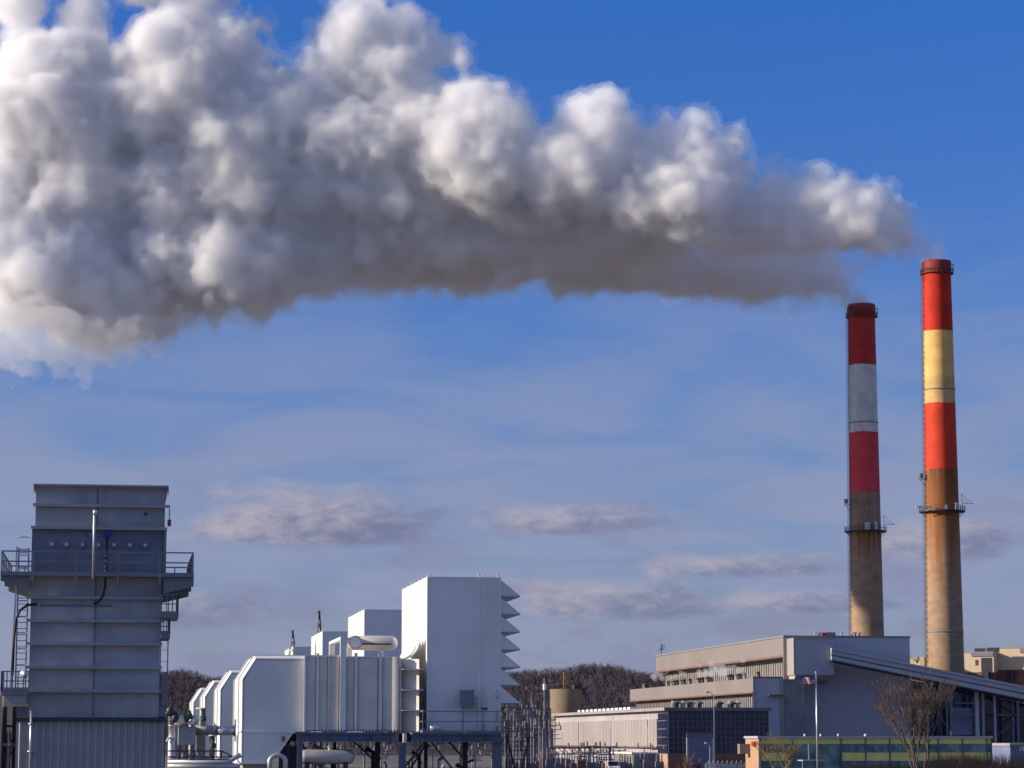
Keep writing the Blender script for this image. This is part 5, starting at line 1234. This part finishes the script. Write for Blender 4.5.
# ------------------------------------------------------------------ switchyard
def switchyard():
    R = random.Random(12)
    mp = mat('galvanised_lattice', (.20, .19, .21), .6, var=.2); mi = mat('porcelain_insulator', (.24, .21, .20), .35); mr = mat('rust_brown_steel', (.16, .08, .07), .7)
    def mast(px, top, Y, lab, w=.35, kind=0):
        x = on_y(px, 740, Y).x; zt = on_y(px, top, Y).z
        t = thing('switchyard_mast', (x, Y, 0), lab, 'mast', 'masts of the switchyard')
        b = MB(); b.tube([(x, Y, 0), (x, Y, zt)], [w * .5, w * .25], 6)
        b.build('pole', mp if kind != 2 else M_dark, t)
        if kind == 1:
            for k in range(4): z = zt - .3 - k * .9; MB().bar((x - .9 + .2 * k, Y, z), (x + .9, Y, z + .5), .12).build('crossarm', mp, t)
        else:
            for k in range(R.choice([1, 2, 2])): z = zt * (.95 - .22 * k); MB().bar((x - 1.3, Y, z), (x + 1.3, Y, z), .14).build('crossarm', mp, t)
        for s in (-1, 1):
            z = zt * .95; MB().lathe(x + s * 1.1, Y, [(.08, z), (.22, z + .15), (.10, z + .3), (.22, z + .45), (.10, z + .6), (.2, z + .75), (.05, z + .9)], 8).build('insulator', mi, t)
    mast(544.6, 671.5, 520, 'tall pale pole with white collar left of the silo', .55, 0)
    pc = on_y(544.6, 700, 520); MB().tube([(pc.x, 520, on_y(544.6, 684, 520).z), (pc.x, 520, on_y(544.6, 690, 520).z)], .36, 10).build('pole_collar', M_white_trim, [o for o in bpy.data.objects if o.name.startswith('switchyard_mast')][0])
    mast(531.5, 686, 560, 'slim lattice mast with slanting arms at its top', .4, 1)
    for i in range(64):
        px = R.uniform(506, 556) if i < 30 else R.uniform(556, 662) if i < 46 else R.uniform(310, 505)
        if i < 30: top = R.uniform(702, 742); Y = R.uniform(420, 640)
        else: top = R.uniform(744, 756); Y = R.uniform(415, 480)
        kd = R.choice([0, 0, 2]); where = 'seen below the steel deck' if i >= 46 else 'before the low hall' if i >= 30 else 'between deck and silo'
        mast(px, top, Y, ('dark' if kd == 2 else 'pale grey') + ' slender mast with crossarm and insulators ' + where, R.uniform(.18, .42), kd)
    # portals
    for i, (a, c, top, Y, lab) in enumerate(((508, 550, 708, 560, 'upper brown steel portal beam over the switchyard'), (521, 548, 712, 600, 'dark cage-like bay of columns under the portal beam'), (506, 552, 729, 520, 'lower steel portal beam over the switchyard'), (548, 610, 748, 470, 'low portal beam in front of the low hall'))):
        t = thing('switchyard_portal', (on_y(a, 0, Y).x, Y, 0), lab, 'portal', 'portals of the switchyard')
        xa, xc = on_y(a, 740, Y).x, on_y(c, 740, Y).x; z = on_y(a, top, Y).z
        b = MB(); b.bar((xa, Y, z), (xc, Y, z), .5, .25); b.bar((xa, Y, z - 1.1), (xc, Y, z - 1.1), .2)
        n = 12
        for k in range(n): u = xa + (xc - xa) * k / n; w = xa + (xc - xa) * (k + 1) / n; b.bar((u, Y, z), (w, Y, z - 1.1), .12); 
        b.build('beam', mr, t)
        for k in range(5 if i == 1 else 3):
            u = xa + (xc - xa) * k / (4 if i == 1 else 2); MB().box(u - .25, u + .25, Y - .2, Y + .2, 0, z).build('column', M_dark if i == 1 else mp, t)
    # transformers and breakers: white-topped bushings
    for i in range(30):
        px = 508 + 5.2 * i + R.uniform(-1.5, 1.5); Y = R.uniform(425, 480); x = on_y(px, 750, Y).x
        mc, cn = R.choice([(mp, 'pale grey'), (M_rail, 'mid grey'), (mr, 'rust-brown'), (M_beam, 'blue-grey')])
        t = thing('circuit_breaker', (x, Y, 0), cn + ' breaker cabinet with bushings standing ' + ('left of the low hall' if px < 553 else 'before the low hall'), 'circuit breaker', 'circuit breakers in the switchyard')
        H = R.uniform(1.6, 2.6); b = MB(); b.box(x - .7, x + .7, Y - .5, Y + .5, .4, H); b.box(x - .5, x - .35, Y - .3, Y + .3, 0, .399); b.box(x + .35, x + .5, Y - .3, Y + .3, 0, .399); b.build('cabinet', mc, t)
        for s in (-.45, 0, .45):
            b = MB(); z = H; b.lathe(x + s, Y, [(.07, z), (.17, z + .15), (.08, z + .28), (.16, z + .45), (.07, z + .6), (.14, z + .8), (.05, z + 1.3)], 8); b.build('bushing', mi, t)
    # trailer-like shed and white van
    Y = 440.0; S = lambda px, py: on_y(px, py, Y)
    x0 = S(632.8, 760).x; y1 = on_x(612.5, 760, x0).y
    t = thing('site_shed', (x0, Y, 0), 'low pale shed with sunlit long side before the low hall', 'shed')
    MB().box(x0, S(658, 760).x, Y, y1, 0, S(0, 754.6).z).build('wall', M_pale, t)
    MB().box(x0 - .25, S(658.6, 760).x, Y - .25, y1 + .2, S(0, 754.5).z, S(0, 753).z).build('roof', M_white_trim, t)
    b = MB()
    for k in range(3): yy = Y + 6 + k * (y1 - Y) * .3; b.box(x0 - .06, x0 - .003, yy, yy + 2, 0, 2.2)
    b.build('shed_doors', M_brick, t)
    Y = 425.0; S = lambda px, py: on_y(px, py, Y); xv = S(606.5, 760).x
    t = thing('parked_van', (xv, Y, 0), 'small white van parked beside the pale shed', 'van')
    w = 1.9; b = MB(); prof = [(Y - 2.4, .45), (Y + 2.4, .45), (Y + 2.4, 2.2), (Y - .9, 2.25), (Y - 1.5, 1.4), (Y - 2.35, 1.15)]; b.prism_x(prof, xv, xv + w); b.build('body', mat('white_van_paint', (.8, .8, .8), .3), t)
    b = MB(); b.add([(xv + .15, Y - 1.46, 1.5), (xv + w - .15, Y - 1.46, 1.5), (xv + w - .15, Y - .99, 2.18), (xv + .15, Y - .99, 2.18)], [(0, 1, 2, 3)]); b.build('windscreen', M_glass, t)
    for dy in (-1.6, 1.5):
        for xx in (xv - .03, xv + w - .2): MB().tube([(xx, Y + dy, .36), (xx + .22, Y + dy, .36)], .36, 16).build('wheel', M_black, t)
    for xx in (xv + .15, xv + w - .4): MB().box(xx, xx + .25, Y - 2.43, Y - 2.36, .75, .95).build('headlight', M_galv, t)
switchyard()

# ------------------------------------------------------------------ flag, lamps, fence, trees, brush
def street():
    Y = 365.0; S = lambda px, py: on_y(px, py, Y)
    x = S(816.8, 720).x; zt = S(816.8, 673).z
    t = thing('flagpole', (x, Y, 0), 'tall pale flagpole in front of the office', 'flagpole')
    MB().tube([(x, Y, 0), (x, Y, zt)], [.16, .09], 12).build('pole', M_galv, t, True)
    MB().tube([(x, Y, zt), (x, Y, zt + .12), (x, Y, zt + .24)], [.10, .16, .05], 12).build('finial', M_galv, t, True)
    # flag: waving sheet of stripes and a canton, flying left
    L, H = 1.85, 1.05; z1 = S(816, 676.2).z; nx, nz = 26, 13
    def pt(u, v):
        return (x - .12 - L * u, Y + .16 * math.sin(u * 9 + v) * u ** .5 - .05, z1 - H * v - .22 * u + .05 * math.sin(u * 8 + 1))
    f = []
    me = MB()
    for j in range(nz):
        for i in range(nx):
            u0, u1, v0, v1 = i / nx, (i + 1) / nx, j / nz, (j + 1) / nz
            me.add([pt(u0, v0), pt(u1, v0), pt(u1, v1), pt(u0, v1)], [(0, 1, 2, 3)])
    mr_, mw_, mb_ = mat('flag_red', (.48, .03, .04), .7), mat('flag_white', (.7, .68, .68), .7), mat('flag_blue', (.03, .045, .22), .7)
    o = me.build('flag', mr_, None, rel=(x, Y, z1)); o.data.materials.append(mw_); o.data.materials.append(mb_)
    for k, pl in enumerate(o.data.polygons):
        j, i = divmod(k, nx); pl.material_index = 2 if (i < nx * .4 and j < 7) else (j % 2)
    # stars as tiny white quads on both faces of the canton
    tag(o, 'red and white striped flag with blue canton flying left from the pole', 'flag')
    st = MB()
    for j in range(5):
        for i in range(6):
            u, v = .03 + i * .062, .04 + j * .1; c = Vector(pt(u, v)); s = .022
            for dy in (-.012, .012): st.add([c + Vector((-s, dy, -s)), c + Vector((s, dy, -s)), c + Vector((s, dy, s)), c + Vector((-s, dy, s))], [(0, 1, 2, 3)])
    q = st.build('stars', mw_, o); 
    # lamps
    for px, top, Y, arm, lab in ((714.3, 692, 480, -1, 'tall slim street lamp with curved arm before the glass front'), (709.8, 743, 420, -.5, 'short street lamp with white head beside the roller door')):
        V = lambda a, b_: on_y(a, b_, Y); x = V(px, 740).x; zt = V(px, top).z; m = mpp(px, 740, Y)
        t = thing('street_lamp', (x, Y, 0), lab, 'street lamp', 'street lamps')
        MB().tube([(x, Y, 0), (x, Y, zt - .8), (x + arm * .5, Y, zt - .1), (x + arm * 1.1, Y, zt)], [.13, .09, .07, .06], 8).build('pole', M_galv, t, True)
        MB().tube([(x + arm * .9, Y, zt), (x + arm * 1.7, Y, zt - .05)], [.14, .18], 8).build('lamp_head', M_grey_trim, t, True)
    Y = 400.0; V = lambda a, b_: on_y(a, b_, Y)
    t = thing('picket_fence', (V(700, 0).x, Y, 0), 'low white picket rail along the foot of the glass front', 'fence')
    b = MB()
    for k in range(30): px = 698 + k * 1.5; b.bar((V(px, 0).x, Y, 0), (V(px, 0).x, Y, 2.0 + .25 * (k % 3)), .10)
    b.build('pickets', M_white_trim, t)
    b = MB(); b.bar((V(698, 0).x, Y, 1.7), (V(741.5, 0).x, Y, 1.7), .1); b.build('rail', M_white_trim, t)
street()

def bare_tree(px, py_top, Y, spread_px, label, seed, stems=3, col=(.14, .10, .075), lean=0.0, depth=6, name='bare_tree'):
    R = random.Random(seed); x = on_y(px, 745, Y).x; H = on_y(px, py_top, Y).z; m = mpp(px, 740, Y); W = spread_px * m
    t = thing(name, (x, Y, 0), label, 'tree', 'bare winter trees'); mt = mat('bark_%d' % seed, col, .9, var=.25, scale=1.2)
    tr, cr = MB(), MB()
    def grow(p, d, L, r, k):
        q = p + d * L
        mid = p.lerp(q, .5) + Vector((R.uniform(-1, 1), R.uniform(-1, 1), 0)) * L * .06
        (tr if k < 2 else cr).tube([p, mid, q], [r, r * .82, r * .62], 5 if k < 2 else 3, cap=False)
        if k >= depth or r < .008: return
        for _ in range(R.choice([2, 3, 3]) if k else 3):
            a = R.uniform(0, 6.283); s = R.uniform(.25, .75); e = Vector((math.cos(a) * s, math.sin(a) * s, 0))
            nd = (d + e + Vector((0, 0, .30))).normalized(); f = R.uniform(.45, 1.0)
            grow(p.lerp(q, f), nd, L * R.uniform(.62, .82), max(.016, r * .62 * (1.15 - .3 * f)), k + 1)
    for s in range(stems):
        a = 2 * math.pi * s / stems + R.random(); sp = W / H * .40
        d = Vector((math.cos(a) * sp + lean, math.sin(a) * sp * .8, 1)).normalized()
        grow(Vector((x + .15 * math.cos(a), Y + .15 * math.sin(a), 0)), d, H * .38, .155, 0)
    tr.build('trunk', mt, t, True); cr.build('crown', mt, t)
    return t
bare_tree(919, 678, 330, 76, 'largest bare multi-stemmed tree before the office right half', 35, 5, (.11, .08, .06), 0.0, 6)
bare_tree(781, 732, 335, 40, 'smaller yellowish bare tree beside the flagpole', 32, 3, (.20, .15, .06), -.06, 5)
bare_tree(917, 652, 640, 14, 'tiny far bare tree left of the taller chimney base', 33, 2, (.16, .13, .12), 0, 4)
bare_tree(690, 752, 350, 26, 'low reddish bare shrub before the roller door', 34, 5, (.15, .08, .06), 0, 4, 'bare_shrub')
bare_tree(965, 752, 345, 40, 'wide reddish bare shrub at the right end of the office', 36, 6, (.16, .085, .06), 0, 5, 'bare_shrub')

def brush():
    R = random.Random(9); b = MB()
    for k in range(8200):
        if k < 3600: px = R.uniform(850, 1035); Y = R.uniform(325, 350); H = (4.2 if px > 930 else 2.8) * R.uniform(.6, 1.1)
        elif k < 4400: px = R.uniform(745, 850); Y = R.uniform(330, 350); H = 1.6 * R.uniform(.5, 1)
        elif k < 5200: px = R.uniform(505, 665); Y = R.uniform(410, 430); H = 1.9 * R.uniform(.5, 1.1)
        else: px = R.uniform(285, 520); Y = R.uniform(250, 430); H = R.uniform(.5, 2.0)
        x = on_y(px, 760, Y).x; d = Vector((R.uniform(-.35, .35), R.uniform(-.3, .3), 1)).normalized() * H
        w = R.uniform(.02, .045); b.add([(x - w, Y, 0), (x + w, Y, 0), Vector((x, Y, 0)) + d], [(0, 1, 2)])
        for q in range(2):
            p = Vector((x, Y, 0)) + d * R.uniform(.4, .8); e = p + Vector((R.uniform(-.5, .5), R.uniform(-.3, .3), R.uniform(.3, .7))); b.add([p + Vector((-w * .6, 0, 0)), p + Vector((w * .6, 0, 0)), e], [(0, 1, 2)])
    tag(b.build('undergrowth', mat('dry_red_brown_brush', (.14, .085, .06), .95, var=.3)), 'dry red-brown brush and weeds along the road verge', 'undergrowth', kind='stuff')
brush()
